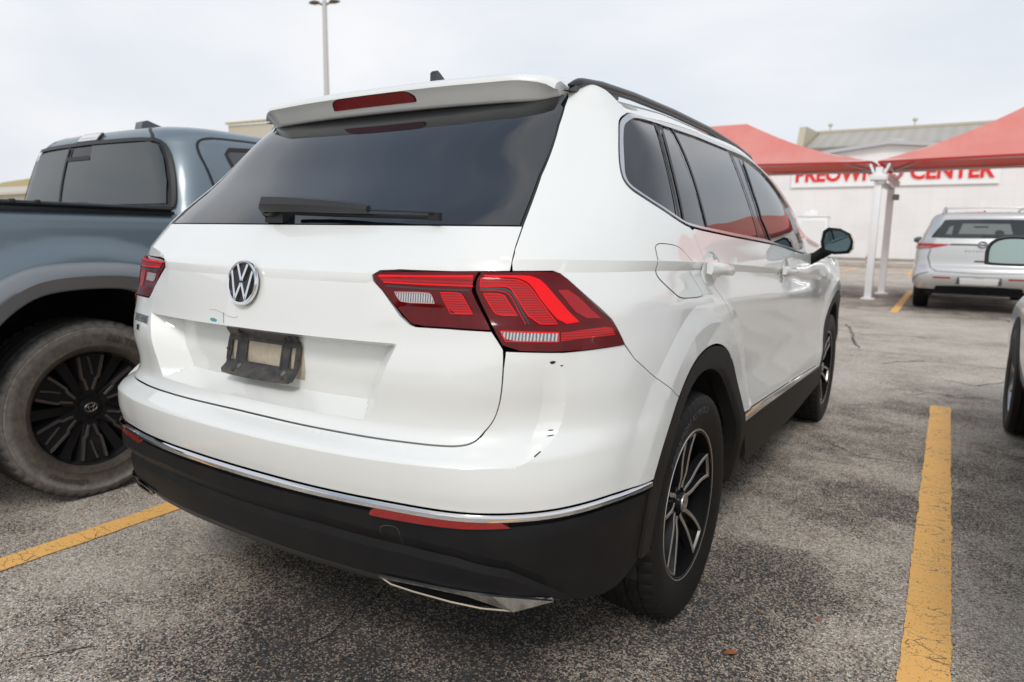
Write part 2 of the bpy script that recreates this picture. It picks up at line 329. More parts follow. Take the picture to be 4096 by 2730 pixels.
# outlines on the SUV body, as (u, v) on its surface
TR = {
 'seam_top': [(0.75,1.6308),(0.7782,1.5877),(0.7924,1.5571),(0.7681,1.5254),(0.7418,1.4652),(0.7147,1.3276),(0.7182,1.2064),(0.7228,1.1523),(0.7261,1.1433),(0.7282,1.1257),(0.737,1.1108)],
 'seam_gap': [(0.6626,1.1089),(0.6555,1.0665),(0.6588,1.0593),(0.7045,0.9792),(0.7319,0.9399)],
 'seam_low': [(0.7319,0.9399),(0.7419,0.9006),(0.7534,0.8564),(0.7575,0.826),(0.7484,0.7773),(0.7288,0.7557),(0.7123,0.7448),(0.6888,0.7373),(0.659,0.7351),(0.6096,0.7344),(0.4739,0.7365),(0.4964,0.7357),(0.2966,0.7364),(0.1017,0.7389)],
 'lampo': [(0.666,1.1083),(0.8369,1.1103),(0.8589,1.1053),(0.8811,1.091),(0.934,1.0449),(0.9934,0.9957),(1.0178,0.9657),(1.043,0.9368),(0.872,0.9331),(0.7352,0.9385),(0.7059,0.9816),(0.6646,1.0594),(0.6602,1.0784)],
 'lampi': [(0.4102,1.0898),(0.4208,1.0984),(0.472,1.1042),(0.6593,1.1091),(0.6528,1.0688),(0.6561,1.0577),(0.6999,0.9806),(0.6016,0.9831),(0.5276,0.9833),(0.5068,0.9944),(0.4781,1.0205),(0.4399,1.0587),(0.4142,1.0792)],
 'li_bar': [(0.4235,1.0872),(0.4778,1.0924),(0.6562,1.0998),(0.656,1.0739),(0.5521,1.0745),(0.4359,1.0754)],
 'li_clear': [(0.4708,1.0554),(0.5538,1.0572),(0.5624,1.0515),(0.5697,1.0344),(0.4915,1.0334),(0.4806,1.0421)],
 'li_red': [(0.5821,1.0588),(0.6269,1.0592),(0.6351,1.0512),(0.6577,1.0135),(0.6084,1.013)],
 'lo_arc': [(0.6743,1.1013),(0.7621,1.1012),(0.7887,1.0996),(0.8163,1.0885),(0.8492,1.053),(0.9047,0.9951),(0.8605,0.9913),(0.8164,1.0416),(0.7908,1.0784),(0.7675,1.092),(0.7444,1.0959),(0.6773,1.0962)],
 'lo_tex': [(0.6714,1.0915),(0.7453,1.0913),(0.7647,1.0879),(0.7845,1.0769),(0.8116,1.0431),(0.8487,0.9925),(0.7944,0.9938),(0.7506,1.0622),(0.7407,1.0732),(0.7248,1.0765),(0.672,1.0751)],
 'lo_blk': [(0.681,1.0598),(0.7259,1.059),(0.734,1.0474),(0.7582,1.0122),(0.7128,1.0133),(0.7019,1.0264)],
 'lo_hook': [(0.672,1.0757),(0.7249,1.076),(0.7392,1.0723),(0.749,1.0622),(0.7806,0.9915),(0.7698,0.9915),(0.7416,1.0504),(0.7287,1.0664),(0.6666,1.0662)],
 'lo_refl': [(0.8529,1.0683),(0.8876,1.0687),(0.9662,1.0005),(0.911,1.0033)],
 'lo_clear': [(0.7208,0.9789),(0.8512,0.9748),(0.8529,0.9559),(0.7338,0.9584)],
 'lo_redlow': [(0.8562,0.9753),(0.9192,0.9786),(0.9897,0.9828),(1.0047,0.962),(0.9208,0.9602),(0.8579,0.9566)],
 'bump_seam': [(1.043,0.9368),(1.0898,0.8986),(1.185,0.8455),(1.2719,0.8017),(1.1538,0.8572),(1.2805,0.7965),(1.3529,0.7551)],
 'trim_out': [(1.0717,1.4302),(1.1316,1.4862),(1.1755,1.5066),(1.2605,1.5236),(1.4596,1.5422),(1.7462,1.5696),(2.127,1.5846),(2.7818,1.5736),(3.0294,1.5303),(3.2122,1.4438),(3.2806,1.3412),(3.3317,1.2406),(3.2223,1.1436),(3.1334,1.1116),(2.4646,1.1636),(1.8852,1.1888),(1.5125,1.2089),(1.422,1.2194),(1.2337,1.261),(1.0802,1.3011),(1.0426,1.3261),(1.0364,1.3565)],
 'trim_in': [(1.11,1.4318),(1.1758,1.4838),(1.2283,1.5025),(1.3152,1.5102),(1.4978,1.5177),(1.667,1.5319),(2.0299,1.539),(2.5279,1.539),(2.7485,1.5318),(3.0352,1.4611),(3.1704,1.3667),(3.2448,1.2664),(3.1496,1.1579),(3.0723,1.1347),(2.3498,1.1793),(1.8935,1.1996),(1.4818,1.2203),(1.4045,1.2318),(1.2472,1.264),(1.1155,1.3012),(1.0661,1.3251),(1.0641,1.3576)],
 'g_quarter': [(1.119,1.4321),(1.1874,1.4842),(1.2378,1.4986),(1.3179,1.5034),(1.6567,1.5257),(1.5426,1.424),(1.4745,1.3431),(1.3918,1.2305),(1.2464,1.2633),(1.1252,1.3015),(1.0714,1.3272),(1.0688,1.3597)],
 'g_small': [(1.7123,1.5269),(1.7816,1.5311),(1.7081,1.4012),(1.6778,1.2968),(1.6504,1.2159),(1.4611,1.2208),(1.5116,1.313),(1.5874,1.4128)],
 'g_rear': [(1.8262,1.533),(2.0168,1.5321),(2.5289,1.5348),(2.4208,1.4564),(2.315,1.3236),(2.2925,1.1829),(1.93,1.2009),(1.6791,1.2113),(1.6989,1.2893),(1.7591,1.4066)],
 'g_front': [(2.7486,1.5273),(2.8852,1.4847),(3.0606,1.4187),(3.1348,1.3429),(3.1695,1.265),(3.0595,1.1449),(2.7131,1.1597),(2.5111,1.1721),(2.4534,1.2621),(2.5395,1.4021)],
 'fuel': [(1.1839,1.1578),(1.191,1.1641),(1.2291,1.1659),(1.3223,1.1614),(1.378,1.1527),(1.4493,1.1208),(1.4464,1.1112),(1.4301,1.0944),(1.532,1.0361),(1.5457,1.0198),(1.523,1.0162),(1.3662,1.0233),(1.3177,1.0326),(1.2164,1.0823),(1.195,1.1048),(1.2069,1.1232)],
 'rdoor': [(1.5024,1.2038),(1.5163,1.1808),(1.5851,1.1203),(1.5588,1.0936),(1.6691,1.0397),(1.7877,0.9761),(1.8474,0.921),(1.8799,0.8301)],
 'fdoor': [(2.5858,1.1288),(2.7116,1.0537),(2.8715,0.9965),(2.95,0.9219),(3.021,0.8011),(3.0303,0.6459),(2.9772,0.5068)],
 'belt': [(1.5024,1.2038),(2.4878,1.1555),(3.2792,1.107)],
 'sill_ct': [(2.0852,0.553),(2.9782,0.516),(3.867,0.4591)],
 'sill_cb': [(2.0837,0.5216),(2.9828,0.4839),(3.8922,0.4377)],
 'sill_b': [(2.1503,0.3698),(2.5546,0.342),(3.1479,0.3174),(3.9718,0.3352)],
 'shoulder': [(0.7316,1.1316),(0.8427,1.1323),(1.2056,1.125),(1.2253,1.1266),(1.4525,1.118),(1.5789,1.1142),(2.1148,1.0879),(2.7673,1.0518),(3.8226,0.9755)],
 'rec_out': [(0.488,0.9399),(0.4105,0.7816),(0.3789,0.7533),(0.2863,0.7518),(0.0171,0.7545)],
 'rec_in': [(0.4321,0.9316),(0.4178,0.8893),(0.4145,0.8027),(0.3864,0.7758),(0.3503,0.7713),(0.2008,0.7641),(0.015,0.7605)],
 'crest': [(0.9065,0.7692),(0.8933,0.736),(0.8608,0.7128),(0.8253,0.6969),(0.7938,0.6911),(0.7481,0.6903),(0.6703,0.6931),(0.5349,0.6928),(0.4242,0.6935),(0.4076,0.6925),(0.2095,0.6925),(0.0335,0.6989)],
 'over': [(0.488,0.9399),(0.7291,0.9384),(0.2225,0.9397),(-0.0592,0.938)],
 'strip_t': [(0.1084,0.5781),(0.3025,0.5804),(0.4673,0.5871),(0.5923,0.5928),(0.687,0.5894),(0.7825,0.5862),(0.882,0.5857),(0.9947,0.5855),(1.0887,0.5867),(1.2105,0.5785)],
 'strip_b': [(0.1074,0.563),(0.3019,0.5662),(0.4628,0.5658),(0.7796,0.5599),(0.8112,0.5586),(0.9139,0.5618),(1.0361,0.5674),(1.1943,0.5522)],
 'refl': [(0.4617,0.5659),(0.4714,0.5784),(0.4828,0.5829),(0.5546,0.5837),(0.6866,0.5806),(0.76,0.5783),(0.7796,0.5599),(0.6846,0.5592),(0.571,0.5598),(0.4674,0.5628)],
 'towcap': [(0.4888,0.5329),(0.4951,0.538),(0.522,0.5401),(0.5341,0.5354),(0.5372,0.4999),(0.5337,0.4922),(0.5158,0.4881),(0.4927,0.4917),(0.4881,0.5016)],
 'black_bot': [(0.1229,0.4031),(0.3172,0.4023),(0.4789,0.3887),(0.6979,0.3966),(0.8069,0.3768),(0.885,0.3607),(0.9461,0.3514),(1.0438,0.3533),(1.1064,0.3757),(1.197,0.5472)],
 'tip': [(0.4634,0.4036),(0.6602,0.3984),(0.8231,0.3742),(0.8565,0.3647),(0.7708,0.3441),(0.7393,0.357)],
 'fold': [(0.1016,0.4975),(0.2983,0.5011),(0.5363,0.4906),(0.6472,0.4829),(0.7685,0.4532),(0.9222,0.3598)],
 'plate': [(-0.0439,0.9409),(0.2067,0.9354),(0.2258,0.9131),(0.2323,0.8359),(0.2161,0.8038),(0.0637,0.8044),(-0.0537,0.8076),(-0.0615,0.8183),(-0.0454,0.8386),(-0.0449,0.9133),(-0.0543,0.9287)],
 'p_hole': [(0.0328,0.9014),(0.1546,0.8991),(0.1554,0.8441),(0.0303,0.8473)],
 'p_l': [(-0.017,0.9015),(0.0,0.9015),(-0.004,0.8466),(-0.017,0.8468)],
 'p_r': [(0.1829,0.8987),(0.2022,0.8975),(0.2029,0.8427),(0.1859,0.8429)],
 'emblem': [(-0.0049,1.1124),(0.0653,1.0621),(0.0065,0.9989),(-0.0504,1.0534)],
 'text': [(-0.6244,0.927),(-0.4994,0.9237),(-0.4881,0.9081),(-0.6065,0.9172),(-0.5933,0.9024),(-0.5532,0.8902)],
 'wiper': [(-0.1197,1.2549),(-0.1076,1.2745),(-0.0666,1.2689),(0.2362,1.2559),(0.2664,1.248),(0.2531,1.235),(0.4612,1.233),(0.4862,1.2129),(-0.047,1.2257),(0.0002,1.2074),(0.3035,1.2097)],
 'brake': [(-0.6184,1.672),(-0.4697,1.8),(-0.4865,1.8048),(0.0595,1.6419)],
 'dents': [(-0.1436,0.9779),(-0.0646,0.9704),(-0.0171,0.9691),(-0.1055,0.949),(-0.0773,0.9464),(-0.0838,0.9723)],
 'chips': [(0.886,0.7534),(0.8874,0.7445),(0.8641,0.7191),(0.8575,0.7136),(0.8496,0.9114),(0.8731,0.9028)],
}
# ---------------------------------------------------------------- SUV body surface: S(u,v) -> (x,y,z)
# u = girth in metres from the middle of the tailgate round to the nose, v = nominal height
SU = np.array([0, .30, .505, .716, .87, 1.03, 1.23, 1.48, 1.88, 2.38, 3.18, 3.93, 4.43, 4.85, 5.25, 5.95])
SIDE_Y = [.90, 1.30, 1.80, 2.60, 3.35, 3.85, 4.25]
REAR = {
 .20: [(0,.20),(.3,.21),(.5,.23),(.68,.28),(.78,.36),(.85,.48),(.88,.66)],
 .30: [(0,.115),(.3,.125),(.5,.15),(.695,.205),(.81,.305),(.88,.45),(.90,.64)],
 .40: [(0,.058),(.3,.069),(.5,.10),(.71,.165),(.822,.275),(.892,.43),(.914,.63)],
 .53: [(0,.034),(.3,.045),(.5,.076),(.708,.142),(.821,.246),(.894,.40),(.921,.62)],
 .58: [(0,.034),(.3,.045),(.5,.076),(.70,.142),(.811,.243),(.886,.39),(.920,.61)],
 .63: [(0,.022),(.3,.034),(.5,.065),(.70,.132),(.811,.235),(.886,.385),(.921,.61)],
 .70: [(0,.014),(.3,.026),(.5,.058),(.69,.128),(.803,.235),(.882,.39),(.921,.61)],
 .76: [(0,.062),(.3,.075),(.5,.107),(.678,.172),(.79,.272),(.876,.418),(.919,.62)],
 .85: [(0,.068),(.3,.082),(.5,.112),(.69,.18),(.80,.285),(.880,.43),(.918,.64)],
 .95: [(0,.09),(.3,.104),(.5,.138),(.70,.208),(.81,.31),(.880,.455),(.913,.65)],
 1.09:[(0,.11),(.3,.123),(.5,.155),(.693,.228),(.797,.33),(.867,.475),(.903,.665)],
 1.13:[(0,.142),(.3,.155),(.5,.188),(.69,.262),(.787,.355),(.855,.495),(.893,.675)],
 1.21:[(0,.215),(.3,.228),(.5,.262),(.684,.334),(.763,.425),(.832,.555),(.872,.71)],
 1.35: [(0,.385),(.3,.396),(.5,.428),(.647,.490),(.709,.562),(.768,.655),(.800,.76)],
 1.52: [(0,.575),(.3,.583),(.48,.602),(.592,.645),(.635,.69),(.675,.75),(.700,.82)],
 1.58: [(0,.66),(.3,.665),(.46,.675),(.565,.70),(.605,.73),(.638,.775),(.657,.83)],
 1.64: [(0,.74),(.28,.742),(.42,.745),(.515,.752),(.55,.765),(.578,.80),(.598,.85)],
 1.70: [(0,.80),(.20,.80),(.28,.80),(.35,.80),(.39,.81),(.42,.83),(.44,.87)],
 1.80:[(0,.80),(.01,.80),(.02,.80),(.02,.81),(.02,.82),(.02,.84),(.02,.87)],
}
SIDEW = {.20:.85,.30:.885,.40:.905,.53:.917,.58:.911,.63:.905,.70:.900,.76:.902,.85:.907,.95:.913,1.09:.911,1.13:.900,
         1.21:.880,1.35:.819,1.52:.712,1.58:.668,1.64:.608,1.70:.45,1.80:.02}
ROOFZ = {1.58:1.570,1.64:1.603,1.70:1.636,1.80:1.658}
SV = np.array(sorted(REAR)); NET = np.zeros((len(SV), 16, 3))
for _i, _z in enumerate(SV):
    w = SIDEW[_z]
    for _j, (a, b) in enumerate(REAR[_z]): NET[_i, _j] = (a, b, ROOFZ.get(_z, _z))
    for _k, y in enumerate(SIDE_Y):
        x = w; z = ROOFZ.get(_z, _z)
        if _k == 0: x = w * .35 + .65 * max(w, REAR[_z][-1][0] + .001)
        if _k == 1 and .5 < _z < 1.0: x = w + .004
        if _z <= 1.13:
            if _k == 4: x = w - .002
            if _k == 5: x = w + .004 - max(0, _z - .95) * .25
            if _k == 6: x = w - .035 - max(0, _z - .9) * .35
        else:
            f = (_z - 1.13) / .55
            if _k == 3: x = w - .01*f
            if _k == 4: y, x = (3.14 - .50 * f ** 1.25), w - .062 - .015 * f      # A pillar
            if _k == 5: y, x = (3.40 - .72 * f), w * .79
            if _k == 6: y, x = (3.68 - .86 * f), w * .52
            if _k == 3: y = 2.55 - .25 * f
        if _z > 1.55:
            z += (-.012 if _k == 0 else .004 if _k in (1, 2) else 0) - (.03 if _k == 4 else .05 if _k > 4 else 0)
        NET[_i, 7 + _k] = (x, y, z)
    if _z <= 1.13:
        NET[_i, 14] = (.70 * w / .91, 4.55 - abs(_z - .6) * .22, _z)
        NET[_i, 15] = (0, 4.70 - abs(_z - .6) * .25, _z)
    else:
        f = (_z - 1.13) / .55
        NET[_i, 14] = (w * .25, 3.76 - .90 * f, ROOFZ.get(_z, _z) - (.04 if _z > 1.55 else 0))
        NET[_i, 15] = (0, 3.78 - .91 * f, ROOFZ.get(_z, _z) - (.03 if _z > 1.55 else 0))
    if _z > 1.55:
        for _j in range(7): NET[_i, _j, 2] -= [.0, .0, .002, -.004, -.012, -.014, -.008][_j] if _z < 1.79 else .01
# tangents in u at each node (finite differences, symmetric at u=0)
def _tang_u(N):
    T = np.zeros_like(N)
    for j in range(len(SU)):
        if j == 0: T[:, 0, 0] = (N[:, 1, 0] - N[:, 0, 0]) / (SU[1] - SU[0])
        elif j == len(SU) - 1: T[:, j, 0] = (N[:, j, 0] - N[:, j-1, 0]) / (SU[j] - SU[j-1])
        else:
            h0, h1 = SU[j] - SU[j-1], SU[j+1] - SU[j]
            d0, d1 = (N[:, j] - N[:, j-1]) / h0, (N[:, j+1] - N[:, j]) / h1
            T[:, j] = (d0 * h1 + d1 * h0) / (h0 + h1)
    return T
TU = _tang_u(NET)
def _herm(t):
    return 2*t**3 - 3*t**2 + 1, t**3 - 2*t**2 + t, -2*t**3 + 3*t**2, t**3 - t**2
def _pchip_t(V, P):
    h = np.diff(V)[:, None, None]; d = np.diff(P, axis=0) / h
    T = np.zeros_like(P); T[0] = d[0]; T[-1] = d[-1]
    for i in range(1, len(V) - 1):
        a, b = d[i-1], d[i]; w1, w2 = 2*h[i] + h[i-1], h[i] + 2*h[i-1]
        with np.errstate(divide='ignore', invalid='ignore'):
            m = np.where(a * b > 0, (w1 + w2) / (w1 / a + w2 / b), 0)
        fd = (a * h[i] + b * h[i-1]) / (h[i] + h[i-1])
        T[i] = np.where(a * b > 0, .5 * m + .5 * fd, 0.35 * fd)
    return T
def base(u, v):
    u = np.atleast_1d(np.asarray(u, float)); v = np.atleast_1d(np.asarray(v, float))
    sg = np.where(u < 0, -1.0, 1.0); a = np.clip(np.abs(u), 0, SU[-1] - 1e-9)
    j = np.clip(np.searchsorted(SU, a, side='right') - 1, 0, len(SU) - 2)
    h = SU[j+1] - SU[j]; t = (a - SU[j]) / h; b0, b1, b2, b3 = _herm(t)
    vv = np.clip(v, SV[0], SV[-1] - 1e-9)
    i = np.clip(np.searchsorted(SV, vv, side='right') - 1, 0, len(SV) - 2)
    def row(ii): return (NET[ii, j] * b0[:, None] + TU[ii, j] * (b1 * h)[:, None] + NET[ii, j+1] * b2[:, None] + TU[ii, j+1] * (b3 * h)[:, None])
    def slope(ii, A, B, C_, D_): pass
    # four rows for a v-interpolation with limited slopes
    n = len(SV)
    im, ip = np.maximum(i - 1, 0), np.minimum(i + 2, n - 1)
    P0, P1, P2, P3 = row(im), row(i), row(i + 1), row(ip)
    h0 = np.maximum(SV[i] - SV[im], 1e-9)[:, None]; h1 = (SV[i+1] - SV[i])[:, None]; h2 = np.maximum(SV[ip] - SV[i+1], 1e-9)[:, None]
    d1 = (P2 - P1) / h1; d0 = np.where(im[:, None] == i[:, None], d1, (P1 - P0) / h0); d2 = np.where(ip[:, None] == (i+1)[:, None], d1, (P3 - P2) / h2)
    def lim(a, b, ha, hb):
        fd = (a * hb + b * ha) / (ha + hb)
        m = np.minimum(np.abs(a), np.abs(b)) * 2.2
        return np.where(a * b > 0, np.sign(fd) * np.minimum(np.abs(fd), m), 0.0)
    T1, T2 = lim(d0, d1, h0, h1), lim(d1, d2, h1, h2)
    s = ((vv - SV[i]) / h1[:, 0]); c0, c1, c2, c3 = _herm(s)
    P = P1 * c0[:, None] + T1 * h1 * c1[:, None] + P2 * c2[:, None] + T2 * h1 * c3[:, None]
    P[:, 0] *= sg
    return P
def _nrm(f, u, v, e=2e-4):
    a = f(u + e, v) - f(u - e, v); b = f(u, v + e) - f(u, v - e)
    n = np.cross(a, b); return n / (np.linalg.norm(n, axis=1, keepdims=True) + 1e-12)
def sstep(a, b, x):
    t = np.clip((x - a) / (b - a), 0, 1); return t * t * (3 - 2 * t)
def seg_dist(px, py, poly, closed=False):
    """signed-less distance to a polyline"""
    P = np.array(poly, float); d = np.full(px.shape, 1e9)
    n = len(P); rng_ = range(n if closed else n - 1)
    for i in rng_:
        a, b = P[i], P[(i + 1) % n]; ab = b - a; L = ab @ ab + 1e-12
        t = np.clip(((px - a[0]) * ab[0] + (py - a[1]) * ab[1]) / L, 0, 1)
        d = np.minimum(d, np.hypot(px - a[0] - t * ab[0], py - a[1] - t * ab[1]))
    return d
def inside(px, py, poly):
    P = np.array(poly, float); c = np.zeros(px.shape, bool); n = len(P)
    for i in range(n):
        x1, y1 = P[i]; x2, y2 = P[(i + 1) % n]
        if y1 == y2: continue
        k = ((y1 > py) != (y2 > py)) & (px < (x2 - x1) * (py - y1) / (y2 - y1) + x1)
        c ^= k
    return c
def sdist(px, py, poly):
    d = seg_dist(px, py, poly, True); return np.where(inside(px, py, poly), -d, d)

# ---------------------------------------------------------------- relief of the sheet metal, laid over the base surface
def _ip(tab, a): return np.interp(a, [p[0] for p in tab], [p[1] for p in tab])
SHO = [(0,1.094),(.39,1.094),(.46,1.116),(.60,1.130),(.85,1.132),(1.2,1.126),(1.45,1.118),(1.58,1.114),(2.1,1.088),(2.77,1.052),(3.82,.976),(6,.95)]
ARCH = [(1.04, .36), (3.83, .36)]
def relief(u, v, P):
    a = np.abs(u); d = np.zeros_like(a)
    vs = _ip(SHO, a); t = vs - v
    A = np.interp(a, [0, .38, .50, 3.4, 4.0], [.004, .004, .012, .012, 0])
    f = np.clip(t / .022, 0, 1) - sstep(.03, .13, t)
    d -= A * np.where(t > 0, f, 0)
    # number plate recess
    hw = np.interp(v, [.76, .785, .94], [.405, .427, .488]); side = np.clip((hw - a) / .068, 0, 1)
    rec = np.minimum(np.minimum(side, np.clip((v - .762) / .030, 0, 1)), np.clip((.941 - v) / .006, 0, 1))
    d -= .072 * rec
    # ledge of the bumper round the tailgate
    ka = np.interp(v, [.68, .691, .697, .714, .74, .774, .82, .9, .93], [.77, .79, .826, .86, .891, .905, .905, .885, .86])
    kd = np.minimum(v - .693, (ka - a) * .9)
    led = np.clip(kd / .045, 0, 1) * (1 - sstep(.76, .93, v)) * (v > .69)
    d -= .020 * led * (a < 1.0)
    # flares round the wheel arches
    y = P[:, 1]
    for cy, cz in ARCH:
        r = np.hypot(y - cy, v - cz)
        d += np.where((a > 1.05) & (a < 5.2), .010 * (1 - np.clip((r - .572) / .075, 0, 1)), 0) * sstep(1.05, 1.2, a)
    return d
def F(u, v):
    u = np.atleast_1d(np.asarray(u, float)); v = np.atleast_1d(np.asarray(v, float))
    P = base(u, v); n = _nrm(base, u, v)
    return P + n * relief(u, v, P)[:, None]
# ---------------------------------------------------------------- the white SUV
def uofy(y, v):
    """girth u of the side surface at length y (y >= .3)"""
    g = np.linspace(.86, 5.24, 500); Y = base(g, np.full_like(g, v))[:, 1]; return float(np.interp(y, Y, g))
def arc(cy, cz, r, a0, a1, n=40):
    """circle in the (y,z) side view, angles in degrees (0 = forwards, 90 = up), as (u,v)"""
    return [(uofy(cy + r * math.cos(R(a)), cz + r * math.sin(R(a))), cz + r * math.sin(R(a))) for a in np.linspace(a0, a1, n)]
def vline(tab, u):            # height of a traced line at girth u
    t = sorted(tab); return float(np.interp(u, [p[0] for p in t], [p[1] for p in t]))
SUV = empty('suv', (0, 0, 0), label='white SUV with chrome bumper trim, filling the middle of the photo', cat='suv')
T_ = TR
# shared outlines -------------------------------------------------------
lampo = smooth_poly(T_['lampo'], 1); lampi = smooth_poly(T_['lampi'], 1)
seam_low = [(.732,.94),(.742,.90),(.752,.86),(.756,.82),(.752,.785),(.735,.762),(.712,.7485),(.685,.742),(.64,.740),(.49,.7405),(.3,.742),(.12,.7435),(0,.744)]
seam_low = smooth_poly(seam_low, 2, closed=False)
seam_up = [(u, v) for u, v in T_['seam_top'] if v > 1.115]      # top to bottom
body_arch = .505
bs = [(1.043,.937),(1.09,.899),(1.17,.852),(1.27,.80),(1.31,.778)]   # bumper / quarter joint
# where that joint meets the arch
a_joint = 180 - math.degrees(math.asin((.765 - .36) / body_arch))
stop = lambda u: vline([(0,.5995),(.17,.6005),(.33,.599),(.47,.598),(.62,.594),(.76,.5905),(.9,.590),(1.04,.592),(1.21,.581),(1.4,.576)], u)   # top of the chrome strip
sbot = lambda u: vline([(0,.5645),(.17,.5655),(.33,.5665),(.46,.5663),(.64,.5625),(.78,.560),(.9,.560),(1.04,.5635),(1.2,.552),(1.4,.548)], u)
def arch_at(v, r=body_arch, cy=1.04, side=-1): return uofy(cy + side * math.sqrt(max(r*r - (v - .36)**2, 0)), v)

sho_u = np.r_[np.linspace(0,.38,20), np.linspace(.39,.62,30), np.linspace(.64,3.9,120)]
FE_SH = [[(u, _ip(SHO, u) + o) for u in sho_u] for o in (0, -.022, -.13)]
FE_REC = []
for k_ in (0, 1):   # outer and inner edge of the recess
    vv_ = np.linspace(.762, .941, 16); FE_REC.append([(float(np.interp(v, [.76,.785,.94],[.405,.427,.488])) - .068*k_, v) for v in (vv_ if k_ == 0 else vv_[vv_ > .792])])
FE_REC.append([(.405 - .044*t, .762 + .030*t) for t in np.linspace(0, 1, 9)])
for v_, ul_ in ((.762, .404), (.792, .361), (.9412, .487), (.9352, .485)): FE_REC.append([(u, v_) for u in np.linspace(0, ul_, 40)])
def _mir(L): return L + [[(-u, v) for u, v in q] for q in L]
_kav = np.r_[np.linspace(.6935,.93,30)]
_ka = lambda v: float(np.interp(v, [.68, .691, .697, .714, .74, .774, .82, .9, .93], [.77, .79, .826, .86, .891, .905, .905, .885, .86]))
FE_CR = [[(u, .693) for u in np.linspace(0, .78, 60)] + [(_ka(v), v) for v in np.linspace(.696,.92,30)], [(u, .738) for u in np.linspace(0,.80,60)] + [(_ka(v) - .05, v) for v in np.linspace(.745,.92,24)]]
FE_AR = [arc(1.04,.36,.572,150,10,60), arc(3.83,.36,.572,178,10,60), arc(1.04,.36,.647,150,10,60)]
# bumper, white upper part ------------------------------------------------
us = np.linspace(0, arch_at(.581), 40)
a_st = 180 - math.degrees(math.asin((stop(1.21) - .36) / body_arch))
half = [(u, stop(u)) for u in us]
half += arc(1.04, .36, body_arch, a_st, a_joint, 14)[1:]
half += bs[::-1] + [(.872,.9318),(.737,.9372)] + seam_low[1:]
# full symmetric outline
def sym(h): return [(u, v) for u, v in h] + [(-u, v) for u, v in h[::-1] if u > 1e-6]
bumper_o = sym(half[1:])
panel('rear_bumper', F, bumper_o, WHITE, SUV, off=0, depth=.014, h=.0135, gap=.003, feats=_mir(FE_CR))
# tailgate ----------------------------------------------------------------
li = lampi
gate = [(0, 1.203), (.40, 1.2035), (.717, 1.2045), (.7215, 1.16)] + [(.7265,1.135), (.732, 1.112)]
# lamp notch: lens top edge going inwards, round the tip, back along the lower edge
gate += [(.66, 1.1112), (.472, 1.1065), (.424, 1.1008), (.4085, 1.0905), (.4115, 1.0785), (.4375, 1.0580), (.4755, 1.0188), (.490,1.003), (.505, .9925), (.515,.9855), (.528, .9815), (.602, .9812), (.7015, .9788), (.732, .940)]
gate += seam_low[1:]
gate_o = [(0, 1.203)] + gate[1:]
gate_full = gate_o[1:] ; gate_full = [(0, 1.203)] + gate_full + [(-u, v) for u, v in gate_full[::-1] if u > 1e-6]
TG = panel('tailgate', F, gate_full, WHITE, SUV, depth=.014, h=.0115, gap=.003, feats=_mir(FE_REC + [[(u, v) for u, v in q if u < .72] for q in FE_SH[:2]]))
# rear glass ---------------------------------------------------------------
edge = [p for p in T_['seam_top'] if 1.2 < p[1] < 1.56]
gl = [(0, 1.207), (.709, 1.2085)] + [(u - .011, v) for u, v in edge[::-1]] + [(.74, 1.565), (0, 1.575)]
gl_full = gl + [(-u, v) for u, v in gl[::-1] if u > 1e-6]
panel('rear_window', F, gl_full, GLASS, SUV, off=-.003, depth=.01, h=.03)
ge = [(.711, 1.2065)] + [(u - .0085, v) for u, v in edge[::-1]] + [(u - .0005, v) for u, v in edge] + [(.717, 1.2065)]
panel('window_seal', F, [p for p in ge], RUBBER, SUV, off=-.004, depth=.01, h=.02, sides=('R', 'L'))
# black shell behind the sheet metal
sh = [(0,.33),(1.0,.33)] + [(uofy(1.04 - .46, .33), .33)] + arc(1.04,.36,.47,184,-4,30) + arc(3.83,.36,.47,184,-4,30) + [(5.9,.33),(5.9,1.07),(4.0,1.09),(3.9,1.52),(3.2,1.60),(1.6,1.60),(0,1.56)]
sh_full = sh[1:] 
panel('inner_body', base, [(0,.33)] + sh_full, DARK, SUV, off=lambda u, v: np.where((np.abs(u) < .62) & (v > .70) & (v < 1.0), -.125, -.034), depth=0, h=.04, sides=('R', 'L'))
# quarter panel with D pillar, roof side and roof ---------------------------
trim = smooth_poly(T_['trim_out'], 1)
to = T_['trim_out']
# trim_out order: rear edge, top to the front, front edge, bottom back to the rear
top_run = [(1.07,1.426),(1.12,1.479),(1.165,1.503),(1.269,1.521),(1.503,1.541),(1.754,1.556),(2.121,1.566),(2.804,1.564),(3.174,1.538),(3.422,1.458),(3.433,1.348),(3.35,1.241),(3.26,1.150),(3.20,1.112)]
bot_run = [(3.13,1.114),(2.47,1.162),(1.895,1.189),(1.527,1.209),(1.438,1.220),(1.30,1.245),(1.20,1.270),(1.12,1.291),(1.081,1.303),(1.052,1.322),(1.043,1.345),(1.046,1.38)]
trim = smooth_poly(top_run + bot_run, 2, keep=70)
# split the loop at the rear-door joint
sp = min(range(len(trim)), key=lambda i: abs(trim[i][0] - 1.515) + (0 if trim[i][1] < 1.25 else 9))
fr = max(range(len(trim)), key=lambda i: trim[i][0] * (trim[i][1] < 1.13) - 9 * (trim[i][1] >= 1.13))
